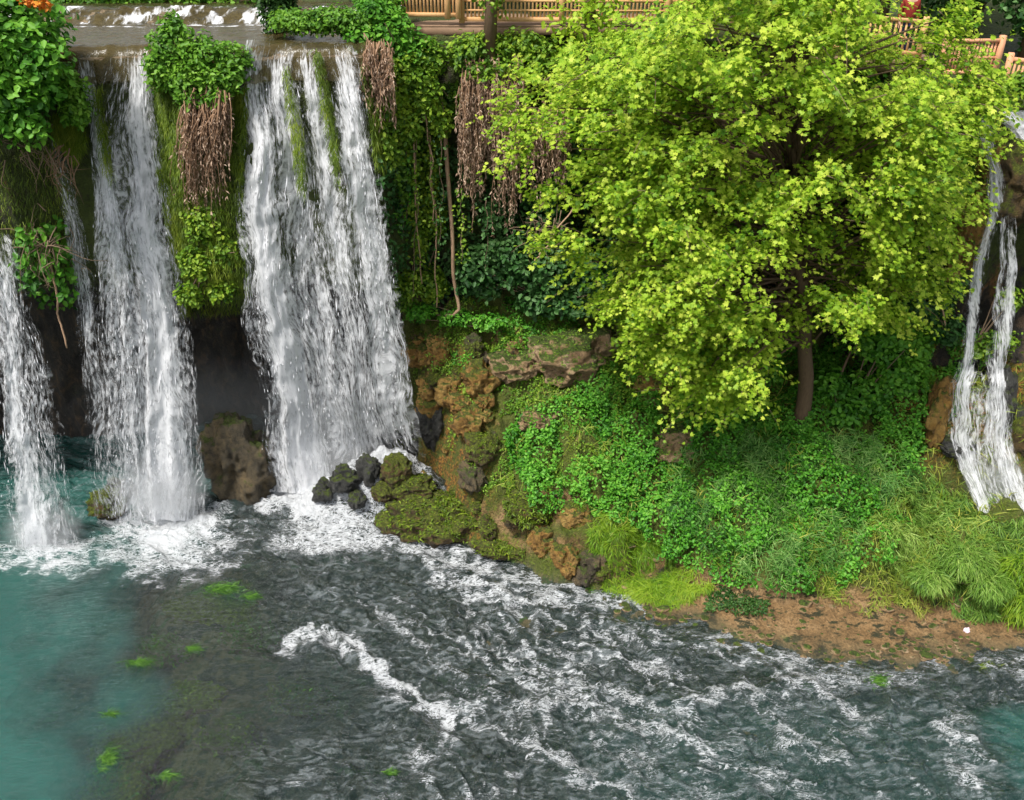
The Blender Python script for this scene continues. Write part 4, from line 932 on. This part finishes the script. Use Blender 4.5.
shrub('undergrowth_shrub', 'dark leafy climbers on the cliff between tree and far-right cascade',
      [(905, 250, 24.6, .8, .4, .9), (940, 240, 24.0, .5, .4, .9), (930, 300, 24.0, .7, .4, .7), (900, 310, 24.4, .6, .4, .6), (950, 330, 23.6, .4, .3, .5), (890, 200, 25, .8, .4, .8), (955, 285, 23.6, .3, .3, .4)], 4200, .18, 'oval', 'blue', 515, base=P(920, 290, 25))
shrub('undergrowth_shrub', 'sparse leaves growing behind the split cascade',
      [(1000, 340, 23.7, .6, .3, .3), (975, 350, 23.7, .4, .3, .25), (1010, 300, 23.9, .4, .3, .4)], 700, .15, 'oval', 'ivy', 516)
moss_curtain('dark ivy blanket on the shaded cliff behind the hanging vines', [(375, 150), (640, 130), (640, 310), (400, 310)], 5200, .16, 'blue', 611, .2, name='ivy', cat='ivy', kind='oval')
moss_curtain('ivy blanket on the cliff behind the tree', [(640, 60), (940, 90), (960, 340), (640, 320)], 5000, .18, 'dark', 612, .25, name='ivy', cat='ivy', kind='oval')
moss_curtain('bright ivy trailing down the cliff beside the right waterfall', [(380, 90), (470, 80), (450, 130), (435, 200), (425, 250), (400, 190), (388, 150)], 3000, .13, 'ivy', 613, .35, name='ivy', cat='ivy', kind='oval')
moss_curtain('scattered leaves on the dark rock below the upper left shrub', [(20, 225), (70, 215), (85, 300), (50, 305), (25, 280)], 420, .2, 'fig', 614, .4, name='ivy', cat='ivy', kind='oval')
# grass clump overhanging mound, right edge
shrub('grass_clump', 'overhanging grass clump at the right edge above the water',
      [(1022, 606, 18.8, .5, .5, .6), (1024, 570, 19.3, .7, .5, .5), (1050, 600, 18.8, .8, .5, .7)], 3200, .28, 'blade', 'grass', 517, up=(0, -.3, -.8), jit=.3, stems=1)

shrub('grass_clump', 'rounded drooping grass hummock on the mound right of the bare bank',
      [(965, 560, 19.5, .75, .6, .4), (930, 578, 19.1, .55, .5, .3), (990, 585, 19.0, .6, .5, .4)], 5200, .26, 'blade', 'longgrass', 518, up=(0, -.3, -.8), jit=.4, stems=1, lump=.2)
# ---- hanging roots
def root_curtain(label, px0, px1, pytop, pybot, Y, n, seed, dry=0, prof=None):
    rs = np.random.default_rng(seed)
    top = P((px0 + px1) / 2, pytop, Y); root = thing('root_curtain', label, 'hanging roots', top)
    mb = MB(); DP = []
    for k in range(n):
        u = rs.uniform(0, 1); px = px0 + (px1 - px0) * u
        pb = pytop + (pybot - pytop) * ((np.interp(u, [q[0] for q in prof], [q[1] for q in prof]) if prof else 1) * rs.uniform(.3, 1.08))
        yy = Y + rs.normal(0, .14)
        a = P(px, pytop + rs.uniform(-14, 1) * rs.uniform(0, 1) + 22 * rs.uniform(0, 1) ** 2, yy); b = P(px + rs.normal(0, 3), pb, yy - rs.uniform(-.05, .25))
        t = np.linspace(0, 1, 7)[:, None]
        c = a + (b - a) * t + np.cumsum(rs.normal(0, .06, (7, 3)), 0)
        c[:, 1] -= .22 * np.sin(t[:, 0] * 3.14)
        mb.tube(c - top, np.linspace(rs.uniform(.008, .024) * (2.2 if rs.uniform() < .06 else 1), .003, 7), 4)
        if dry:
            q = rs.integers(0, 6, dry); f = rs.uniform(0, 1, dry)[:, None]
            DP.append(c[q] * (1 - f) + c[q + 1] * f)
    mb.build('roots', M['root'], root)
    if dry:
        d = np.concatenate(DP); nr = np.tile((0, -1., .3), (len(d), 1)) + rs.normal(0, .5, d.shape)
        leaves('dead_leaves', d, nr, .115, 'dry', M['dryleaf'], root, np.tile((0, -.2, -1.), (len(d), 1)), .35, None, rs)
    return root
root_curtain('wide shaggy curtain of pinkish dead roots in the cliff centre', 462, 524, 66, 222, 25.75, 300, 701, 46, [(0, .8), (.25, .95), (.4, .62), (.6, .6), (.7, 1), (.85, .95), (1, .7)])
root_curtain('smaller root curtain half hidden left of the tree crown', 535, 566, 110, 190, 25.9, 110, 702, 34)
root_curtain('bundle of brown roots hanging on the pillar between waterfalls', 186, 228, 96, 215, 23.3, 190, 703, 14, [(0, .9), (.3, 1), (.6, .9), (.8, 1), (1, .6)])
root_curtain('pale dry root strands beside the top right of the waterfalls', 366, 392, 48, 120, 24.6, 80, 704, 22)
root_curtain('grey strands hanging under the upper left overhang', 52, 74, 150, 200, 23.0, 24, 705, 0)
def tangle(label, px, py, Y, r, n, seed):
    rs = np.random.default_rng(seed); c = P(px, py, Y); root = thing('twig_tangle', label, 'bare twigs', c)
    mb = MB()
    for k in range(n):
        a = rs.normal(0, .45, 3) * r; d = rs.normal(0, 1, 3) * (.5, .25, .6) + (0, -.1, -.45); m = rs.normal(0, .16, 3)
        t = np.linspace(0, 1, 8)[:, None]
        mb.tube(a + d * t * rs.uniform(.5, 1.1) + m * np.sin(t * 3.14) + np.cumsum(rs.normal(0, .018, (8, 3)), 0), np.linspace(rs.uniform(.009, .02), .004, 8), 5)
    mb.build('twigs', M['twig'], root)
tangle('tangle of bare grey twigs below the upper left shrub', 45, 245, 22.75, np.array((.7, .3, .8)), 46, 711)
tangle('bare brown twigs poking from the shrub over the dark gap beside the ribbon fall', 38, 150, 22.5, np.array((.6, .3, .4)), 26, 712)
tangle('thin bare branches hanging at the cliff between root curtains and tree', 548, 225, 25.6, np.array((.9, .3, .8)), 34, 713)
# ---- hanging vines
def vine(label, pts, Y, r, seed, nl=0, mat='vine', lm='ivy', group=None):
    rs = np.random.default_rng(seed)
    c = np.array([P(x, y, Y + dy) for x, y, dy in pts])
    t = np.linspace(0, len(c) - 1, 24); c2 = np.stack([np.interp(t, np.arange(len(c)), c[:, k]) for k in range(3)], 1)
    w_ = np.linspace(0, 1, 24)[:, None]; c2 += np.cumsum(rs.normal(0, .012, c2.shape), 0) + .05 * np.sin(w_ * rs.uniform(9, 16, 3) + rs.uniform(0, 6, 3)) * np.sin(w_ * 3.14)
    root = thing('hanging_vine', label, 'vine', c[-1])
    mb = MB(); mb.tube(local(root, c2), np.linspace(r, r * .7, 24), 7); mb.build('stem', M[mat], root)
    if nl:
        i = rs.integers(0, 24, nl); p = c2[i] + rs.normal(0, .10, (nl, 3))
        leaves('leaves', p, np.tile((0, -.7, .6), (nl, 1)) + rs.normal(0, .5, p.shape), .12, 'oval', M[lm], root, None, 1.0, None, rs)
    if group: root['group'] = group
    return root
vine('thick bare reddish vine trunk hanging down to the mound', [(440, 92, .1), (444, 130, .1), (449, 205, 0), (452, 250, -.05), (455, 290, 0), (456, 308, 0), (450, 314, .1), (442, 313, .2)], 25.9, .07, 801)
vine('thin pale vine just left of the thick bare vine', [(430, 130, 0), (433, 200, 0), (435, 260, 0), (436, 308, .1)], 25.8, .03, 802, 110)
vine('leafy vine strand closest to the right waterfall', [(412, 120, -.2), (418, 190, -.1), (422, 250, 0), (425, 285, .1)], 25.6, .025, 803, 120)
vine('short leafy vine strand between the other hanging vines', [(424, 110, -.2), (427, 160, -.1), (428, 225, 0)], 25.6, .025, 804, 110)
vine('slender vine under the pink root curtain', [(470, 150, 0), (471, 190, 0), (472, 232, 0)], 25.9, .018, 805, 20)
vine('knotted vine strand hanging left of the far-right cascade', [(944, 215, 0), (941, 260, 0), (942, 300, 0), (943, 336, 0)], 23.7, .03, 806, 60)
vine('paired vine strand nearer the tree, left of the far-right cascade', [(930, 230, 0), (926, 270, 0), (922, 318, 0)], 23.8, .03, 807, 40)
vine('dead broken branch dangling below the upper left overhang', [(46, 232, .2), (58, 290, 0), (62, 318, 0), (69, 348, 0)], 22.9, .035, 808, 0)
vine('pale straight branch leaning from the cliff left of the tree', [(575, 205, .3), (545, 248, -.2), (532, 262, -.4)], 25.3, .025, 809, 0)

for k_, (x_, y0_, y1_) in enumerate(((392, 150, 235), (400, 130, 262), (407, 150, 225), (416, 140, 300), (441, 140, 250), (395, 175, 275), (462, 190, 262), (486, 200, 270))):
    vine('thin leafy vine trailing down the shaded cliff right of the waterfalls', [(x_, y0_, -.15), (x_ + 2, (y0_ + y1_) / 2, -.05), (x_ + 1 - 3 * (k_ % 2), y1_, 0)], 25.55, .014, 830 + k_, 90, 'twig', ('ivy', 'blue', 'cover')[k_ % 3], 'thin leafy vines on the cliff')

# ================================================================ WATER WEED
def weed(label, px, py, rx, ry, n, seed, mat='weed', L=.34, z=-.05):
    rs = np.random.default_rng(seed)
    c = Pz(px, py, z); root = thing('water_weed', label, 'water weed', c, 'bright weed patches in the river')
    a = rs.uniform(0, 6.28, n); q = np.abs(rs.normal(0, .55, n))
    p = np.stack([c[0] + rx * q * np.cos(a), c[1] + ry * q * np.sin(a), c[2] + .05 * (1 - q * q) + rs.uniform(-.02, .05, n)], 1)
    leaves('fronds', p, np.tile((0, -.2, 1.), (n, 1)) + rs.normal(0, .3, (n, 3)), L * .62, 'blade', M[mat], root, np.tile((1., -.25, -.08), (n, 1)), .45, None, rs)
    mb = MB(); mb.tube([(-rx * .3, 0, -.35), (0, 0, -.1), (rx * .2, 0, .02)], [.05, .04, .02], 5); mb.build('stem', M['twig'], root)
weed('bright green weed mound in the rapids below the left waterfall', 222, 590, .75, .35, 700, 901)
weed('lime weed clump trailing right of the large weed mound', 250, 598, .38, .2, 300, 902)
weed('isolated floating bright green weed patch in calm water', 137, 664, .5, .12, 350, 903)
weed('faint green weed patch right of the isolated floating one', 192, 650, .28, .14, 160, 904)
weed('bright green weed tuft in the shallows below the earth bank', 876, 682, .38, .3, 420, 905)
weed('small faded weed tuft left of the tuft by the earth bank', 802, 688, .22, .14, 140, 906)
weed('weed streak along the shallow rock at lower left', 107, 760, .3, .5, 420, 907)
weed('small weed sprig above the dark submerged rock', 110, 716, .35, .1, 160, 908)
weed('weed strand on the rock edge at the bottom of the frame', 165, 777, .35, .12, 180, 909)
weed('little weed scrap in the foam at bottom centre', 388, 775, .25, .1, 120, 910)
weed('olive weed tail hanging off the tip of the islet', 588, 588, .22, .4, 300, 911)
weed('green strand on the wet stones right of the earth bank', 985, 668, .4, .15, 160, 912, 'moss')
rock(Pz(140, 735, -.56), (1.3, 1.0, .42), 'mossrock', 'dark submerged rock mass under the shallow water at lower left', 41, .3, 'submerged_rock')
rock(Pz(215, 610, -.30), (1.3, .6, .33), 'mossrock', 'weed-grown submerged rock below the left waterfall', 42, 0, 'submerged_rock')
def pebbles():
    rs = np.random.default_rng(950); v, f = ico(2); n = 420
    X = rs.uniform(2.8, 13.5, n * 6); Y = rs.uniform(17, 21, n * 6); d = Y - shore(X)
    k = (d > -.35) & (d < 2.0) & (rs.uniform(0, 1, n * 6) < .25 + .75 * (d < .5)); X, Y = X[k][:n], Y[k][:n]; Z = ground(X, Y)
    r = rs.gamma(2, .022, len(X)) + .015
    w = 1 + .35 * fbm(v[None, :, 0] * 1.5 + rs.uniform(0, 50, len(X))[:, None], v[None, :, 1] * 1.5, v[None, :, 2] * 1.5, 2, 3)
    p = v[None] * w[..., None] * r[:, None, None] * (1.3, 1, .6) + np.stack([X, Y, Z], 1)[:, None]
    o = mk('pebbles', p.reshape(-1, 3), (np.arange(len(X))[:, None] * len(v) + f.ravel()[None]).ravel(), np.arange(0, len(X) * f.size, 3), M['tanrock'])
    tag(o, 'loose pebbles strewn over the bare earth bank and its wet edge', 'pebbles', kind='stuff')
pebbles()
for x_, y_, rx_, ry_, lab in ((190, 700, .9, .55, 'dark submerged rock right of the submerged mossy mass at lower left'), (235, 742, 1.0, .5, 'long submerged rock near the bottom between weed and rapids'), (165, 650, .8, .45, 'submerged rock under the isolated floating weed patches'), (255, 640, .9, .5, 'submerged rock left of the curling foam streak'), (120, 790, .8, .6, 'submerged mossy rock at the bottom left frame edge'), (300, 700, .9, .5, 'submerged flat rock below the curling foam streak')):
    o_ = mossed(rock(Pz(x_, y_, -.36), (rx_, ry_, .30), ('mossrock', 'rock')[x_ % 2], lab, x_, -.3, 'submerged_rock'), 260, x_, ('weed', 'moss')[x_ % 3 > 0], .12, .2)
# litter
sc = thing('litter', 'small crumpled pinkish white scrap on the earth bank at right', 'litter', G(966, 632, .06))
v, f = ico(3); v = v * (1 + .5 * fbm(v[:, 0] * 2, v[:, 1] * 2, v[:, 2] * 2, 3, 9))[:, None] * (.085, .05, .08)
mk('crumpled_sheet', v, f.ravel(), np.arange(0, f.size, 3), plain('pink_paper', (.78, .62, .68), .6, .1), sc)

# ================================================================ DECKS, RAILINGS, PERSON
def railing(label, a, b, h, mat, nb, posts, name='wooden_railing', lattice=False):
    a = np.array(a, float); b = np.array(b, float); root = thing(name, label, 'railing', a)
    d = b - a; L = np.linalg.norm(d[:2]); rz = math.atan2(d[1], d[0]); m = M[mat]
    def bar(nm, z, hh, dd):
        q = MB(); q.box((0, 0, 0), (L, dd, hh), 0, .008); o = q.build(nm, m, root, False); o.location = tuple(d / 2 + (0, 0, z)); o.rotation_euler = (0, -math.atan2(d[2], L), rz)
    bar('top_rail', h, .09, .12); bar('bottom_rail', .1, .11, .08); bar('mid_rail', h * .52, .06, .05)
    if lattice: bar('mid_rail', h * .75, .05, .05); bar('mid_rail', h * .3, .05, .05)
    pm = MB(); pm.box((0, 0, (h + .14) / 2), (.15, .15, h + .14), 0, .015)
    po = None
    for f in posts:
        if po is None: po = pm.build('post', m, root, False); o = po
        else: o = po.copy(); COL.objects.link(o)
        o.parent = root; o.location = tuple(d * f); o.rotation_euler = (0, 0, rz)
    bmx = MB(); bmx.box((0, 0, h / 2 + .05), (.055, .035, h - .12), 0, .006); bo = None
    for k in range(nb):
        if bo is None: bo = bmx.build('baluster', m, root, False); o = bo
        else: o = bo.copy(); COL.objects.link(o)
        o.parent = root; o.location = tuple(d * ((k + .5) / nb)); o.rotation_euler = (0, 0, rz)
    return root
ZD = 15.25
def atz(px, py, z): return Pz(px, py, z)
A = Pz(398, 18, ZD); Bp = Pz(459, 19, ZD); Cc = Pz(462, 23, ZD - .12); Dd = Pz(700, 24, ZD - .12)
railing('orange slatted railing section at the left end of the deck', A, Bp, 1.1, 'wood', 17, (0, .82, 1))
railing('long orange lattice railing along the deck behind the tree', Cc, Dd, 1.1, 'wood', 62, (0, .42, .86, 1), lattice=True)
E0 = Pz(898, 58, 14.35); E1 = Pz(912, 58, 14.35)
railing('short railing end with a pale orange post near the standing person', Pz(800, 46, 14.5), E0 + np.array((.55, 0, 0)), .92, 'wood', 24, (0, .5, 1))
railing('pinkish railing far back at the upper right', P(938, 76, 26.6), P(993, 76, 26.6), .95, 'woodpink', 16, (0, 1))
railing('pinkish railing nearer the right edge above the side stream', P(1000, 97, 24.0), P(1085, 110, 23.2), .95, 'woodpink', 20, (0, 1))
def deck(label, x0, x1, y0, y1, z):
    root = thing('wooden_deck', label, 'deck', ((x0 + x1) / 2, (y0 + y1) / 2, z))
    mb = MB(); n = int((y1 - y0) / .15)
    for k in range(n): mb.box((0, y0 - (y0 + y1) / 2 + .075 + k * .15, -.03), (x1 - x0, .14, .045), 0, .006)
    mb.build('deck_boards', M['deck'], root, False)
    mb = MB(); mb.box((0, -(y1 - y0) / 2 + .05, -.16), (x1 - x0, .1, .2), 0, .01); mb.build('edge_beam', M['deck'], root, False)
    for fx in (-.45, -.3, 0, .35):
        mb = MB(); mb.box((fx * (x1 - x0), -(y1 - y0) / 2 + .6, -.95), (.5, .4, 1.4), 0, .03); mb.build('pier', M['pier'], root, False)
deck('raised timber deck on dark piers above the cliff centre', A[0] - .1, Dd[0] + .1, Cc[1] - .12, Cc[1] + 2.6, ZD - .16)
deck('lower timber deck at the right behind the tree', Pz(800, 46, 14.5)[0] - .2, E0[0] + 1.2, E0[1] - .3, E0[1] + 2.2, 14.3)

def person():
    # one skinned figure: maroon top, navy trousers; stands behind the railing
    c = Pz(914, 58, 14.32); c[1] += .55; c[0] -= .16; c[2] = 14.31
    root = thing('person', 'person in a maroon top and dark navy trousers standing on the deck', 'person', c)
    def skin(name, verts, edges, radii, mat, sub=2):
        me = bpy.data.meshes.new(name); me.from_pydata(verts, edges, []); me.materials.append(mat); me.shade_smooth()
        o = bpy.data.objects.new(name, me); COL.objects.link(o); o.parent = root
        md = o.modifiers.new('skin', 'SKIN'); md.use_smooth_shade = True
        for k, r in enumerate(radii): me.skin_vertices[0].data[k].radius = (r, r) if not isinstance(r, tuple) else r
        me.skin_vertices[0].data[0].use_root = True
        sb = o.modifiers.new('sub', 'SUBSURF'); sb.levels = sub; sb.render_levels = sub
        return o
    sk = plain('skin', (.55, .33, .23), .5, .08); nv = plain('navy_cloth', (.012, .016, .05), .85, .3, 30); mr = plain('maroon_cloth', (.22, .025, .015), .85, .3, 30); hr = plain('hair', (.03, .02, .012), .6, .3, 40)
    V = [(0, 0, .97), (0, 0, 1.15), (0, 0, 1.38), (0, 0, 1.48), (0, -.02, 1.58), (0, -.02, 1.7)]
    E = [(0, 1), (1, 2), (2, 3), (3, 4), (4, 5)]; Rr = [(.11, .08), (.11, .08), (.13, .085), .055, .085, .07]
    for s in (-1, 1):
        i = len(V); V += [(s * .1, 0, .86), (s * .11, 0, .48), (s * .12, .01, .09), (s * .13, -.14, .035)]
        E += [(0, i), (i, i + 1), (i + 1, i + 2), (i + 2, i + 3)]; Rr += [.07, .05, .04, .035]
        i = len(V); V += [(s * .19, 0, 1.4), (s * .25, .02, 1.13), (s * .25, -.06, .9), (s * .25, -.08, .83)]
        E += [(2, i), (i, i + 1), (i + 1, i + 2), (i + 2, i + 3)]; Rr += [.055, .042, .032, (.022, .04)]
        for k in range(5):
            j = len(V); oy = -.035 + .02 * k
            ln = (.05, .085, .095, .088, .07)[k]; bx = -.01 if k else -.045 * s
            V += [(s * .25 + (bx if k == 0 else 0), -.08 + oy, .80), (s * .24 + bx, -.085 + oy * 1.2, .80 - ln * .55), (s * .235 + bx, -.09 + oy * 1.1, .80 - ln)]
            E += [(i + 3, j), (j, j + 1), (j + 1, j + 2)]; Rr += [.010, .009, .007]
    V += [(0, -.125, 1.615)]; E += [(4, len(V) - 1)]; Rr += [.014]
    body = skin('body', V, E, Rr, sk)
    skin('trousers', [(0, 0, .98), (-.1, 0, .86), (-.11, 0, .48), (-.12, .01, .1), (.1, 0, .86), (.11, 0, .48), (.12, .01, .1)], [(0, 1), (1, 2), (2, 3), (0, 4), (4, 5), (5, 6)], [(.18, .14), .115, .078, .07, .105, .078, .07], nv)
    skin('jacket', [(0, 0, .86), (0, 0, 1.15), (0, 0, 1.38), (0, 0, 1.46), (-.19, 0, 1.4), (-.25, .02, 1.13), (-.25, -.05, .93), (.19, 0, 1.4), (.25, .02, 1.13), (.25, -.05, .93)],
         [(0, 1), (1, 2), (2, 3), (2, 4), (4, 5), (5, 6), (2, 7), (7, 8), (8, 9)], [(.21, .165), (.19, .15), (.19, .13), .075, .072, .058, .05, .072, .058, .05], mr)
    mb = MB(); v, f = ico(3); v = v * (.092, .108, .11); v[:, 2] = np.where(v[:, 1] < -.02, np.maximum(v[:, 2], .045), v[:, 2]); mb.add(v + (0, .015, 1.675), f.tolist()); mb.build('hair', hr, root)
person()

# ================================================================ BACKGROUND TREES
def bgtree(name, label, px, py, Y, h, rx, rz, n, mat, seed, group='trees behind the falls', cat='tree', size=.2, low=.15):
    rs = np.random.default_rng(seed)
    b = P(px, py, Y); root = thing(name, label, cat, b, group)
    mb = MB(); mb.tube([(0, 0, -.5), (.1, 0, h * .4), (0, .1, h * .85)], [.2, .15, .04], 8); mb.build('trunk', M['bark'], root)
    B = []
    for k in range(9):
        a = rs.uniform(0, 6.28); q = rs.uniform(.2, .7)
        B.append((b[0] + rx * q * math.cos(a), b[1] + rx * q * math.sin(a), b[2] + h * rs.uniform(low + .1, .85), rx * rs.uniform(.4, .6), rx * rs.uniform(.4, .6), rz * rs.uniform(.25, .4)))
    p, d = blob_points(B, n, rs, .45, .35)
    leaves('crown', p, d * .6 + np.array((0, -.1, .7)) + rs.normal(0, .4, d.shape), size, 'oval', M[mat], root, None, 1.0, np.clip(rs.normal(.5, .22, n), 0, 1), rs)
bgtree('conifer_bush', 'dark dense bush standing at the upper river bank', 278, 26, 26.9, 2.2, .75, 2.2, 3500, 'dark', 1001, size=.13, low=0)
bgtree('dark_tree', 'dark tree rising behind the left end of the railing', 400, 6, 30.5, 5, 2.6, 5, 5000, 'dark', 1002)
bgtree('dark_tree', 'dark tree behind the middle of the lattice railing', 540, 6, 30.5, 5, 2.6, 5, 5000, 'dark', 1003)
bgtree('dark_tree', 'dark tree behind the right end of the lattice railing', 680, 6, 30.5, 5, 2.6, 5, 5000, 'dark', 1004)
bgtree('dark_tree', 'dark tree behind the standing person', 880, 22, 29.5, 5.5, 2.6, 5.5, 5000, 'dark', 1005)
bgtree('dark_tree', 'shadowy tree at the upper right behind the pinkish railings', 970, 38, 29.8, 5, 2.2, 5, 5000, 'dark', 1006)
bgtree('leafy_tree', 'mid green tree in the top right corner', 1025, 50, 27.8, 4.5, 1.4, 4.5, 4000, 'blue', 1007)
bgtree('slim_tree', 'slim dark-trunked young tree in front of the deck', 489, 42, 25.8, 3.4, .7, 3.0, 900, 'ivy', 1008, size=.15, low=.3)
bgtree('slim_tree', 'yellow green sapling rising left of the big tree crown', 585, 66, 25.6, 3.2, 1.1, 2.6, 1000, 'plane', 1009, size=.17, low=.05)
shrub('bank_shrub', 'strip of low green bushes on the far bank of the upper river',
      [(x, -1 + 2 * math.sin(x), 31.8, 1.3, .5, .4) for x in range(-20, 260, 28)], 5200, .16, 'oval', 'grassy', 520, stems=2)
shrub('cliff_shrub', 'rusty green shrub under the nearer pinkish railing', [(1008, 88, 23.9, .5, .4, .35), (1030, 84, 23.7, .6, .4, .4), (985, 92, 24.2, .5, .4, .35)], 1500, .14, 'oval', 'ivy', 521)
shrub('cliff_shrub', 'green shrubs lining the cliff edge behind the big tree', [(x, 70 + .02 * x, 25.9, 1.0, .5, .6) for x in range(600, 940, 40)], 5200, .17, 'oval', 'cover', 522, stems=2)

# ================================================================ MIST (spray hanging over the plunge pools)
def mist(label, c, r, dens, seed):
    v, f = ico(3)
    o = mk('mist', v * np.array(r), f.ravel(), np.arange(0, f.size, 3), bpy.data.materials.new('tmp')); o.location = tuple(c)
    t = NT('mist_air'); tc = t.n('TexCoord').outputs['Object']
    q = t.n('VectorMath', {0: tc, 1: tuple(1 / k for k in r)}, operation='MULTIPLY').outputs[0]
    ln = t.n('VectorMath', {0: q}, operation='LENGTH').outputs['Value']
    nz = t.noise(tc, 1.1, 3, .6, .3)
    d = t.math('MULTIPLY', smooth01(t, t.math('ADD', ln, t.math('MULTIPLY', nz, .5)), 1.15, .25), dens)
    pv = t.n('VolumePrincipled', {'Color': (.93, .95, .97, 1), 'Density': d, 'Anisotropy': .1})
    t.t.links.new(pv.outputs[0], t.out.inputs[1])
    o.data.materials[0] = t.m
    tag(o, label, 'mist', kind='stuff')
mist('pale spray mist over the foot of the left waterfall', P(165, 485, 23.9), (1.9, 1.3, 1.5), 3.2, 1)
mist('pale spray mist over the foot of the right waterfall', P(330, 440, 25.4), (2.5, 1.3, 2.0), 2.0, 2)
mist('faint spray mist at the foot of the far-right cascade', P(995, 480, 21.9), (1.3, .9, 1.0), .9, 5)
mist('thin mist drifting in the dark cave behind the waterfalls', P(215, 410, 26.3), (6.5, 2.0, 3.0), .13, 4)
mist('pale spray mist over the foot of the leftmost waterfall', P(45, 530, 22.6), (1.6, 1.1, 1.3), 1.6, 3)

# ================================================================ LIGHT
SUN_EL, SUN_AZ = 60, 222           # azimuth clockwise from +Y
w = bpy.data.worlds.new('World'); S.world = w; w.use_nodes = True
nt = w.node_tree; nt.nodes.clear()
out = nt.nodes.new('ShaderNodeOutputWorld'); bg = nt.nodes.new('ShaderNodeBackground'); sky = nt.nodes.new('ShaderNodeTexSky'); hs = nt.nodes.new('ShaderNodeHueSaturation')
sky.sky_type = 'NISHITA'; sky.sun_disc = False; sky.sun_elevation = rad(SUN_EL); sky.sun_rotation = rad(SUN_AZ); sky.dust_density = 3; sky.air_density = 1.2
hs.inputs['Saturation'].default_value = .35
nt.links.new(sky.outputs[0], hs.inputs['Color']); nt.links.new(hs.outputs[0], bg.inputs['Color']); nt.links.new(bg.outputs[0], out.inputs[0])
bg.inputs['Strength'].default_value = .105
sl = bpy.data.lights.new('sun', 'SUN'); sl.energy = 2.7; sl.angle = rad(7); sl.color = (1, .96, .9)
so = bpy.data.objects.new('sun', sl); COL.objects.link(so); so.location = (0, 0, 60)
az, el = rad(SUN_AZ), rad(SUN_EL)
dv = Vector((math.sin(az) * math.cos(el), math.cos(az) * math.cos(el), math.sin(el)))
so.rotation_euler = (-dv).to_track_quat('-Z', 'Y').to_euler()

vs = S.view_settings; vs.view_transform = 'Standard'; vs.look = 'None'; vs.gamma = 1; vs.use_curve_mapping = False; vs.exposure = 0.82
S.render.engine = 'CYCLES'; c = S.cycles
c.max_bounces = 6; c.diffuse_bounces = 3; c.glossy_bounces = 2; c.transmission_bounces = 2; c.transparent_max_bounces = 16; c.volume_bounces = 1
c.use_denoising = True; c.volume_step_rate = 2.0; c.volume_max_steps = 48; c.caustics_reflective = False; c.caustics_refractive = False
c.sample_clamp_indirect = 4; c.sample_clamp_direct = 3
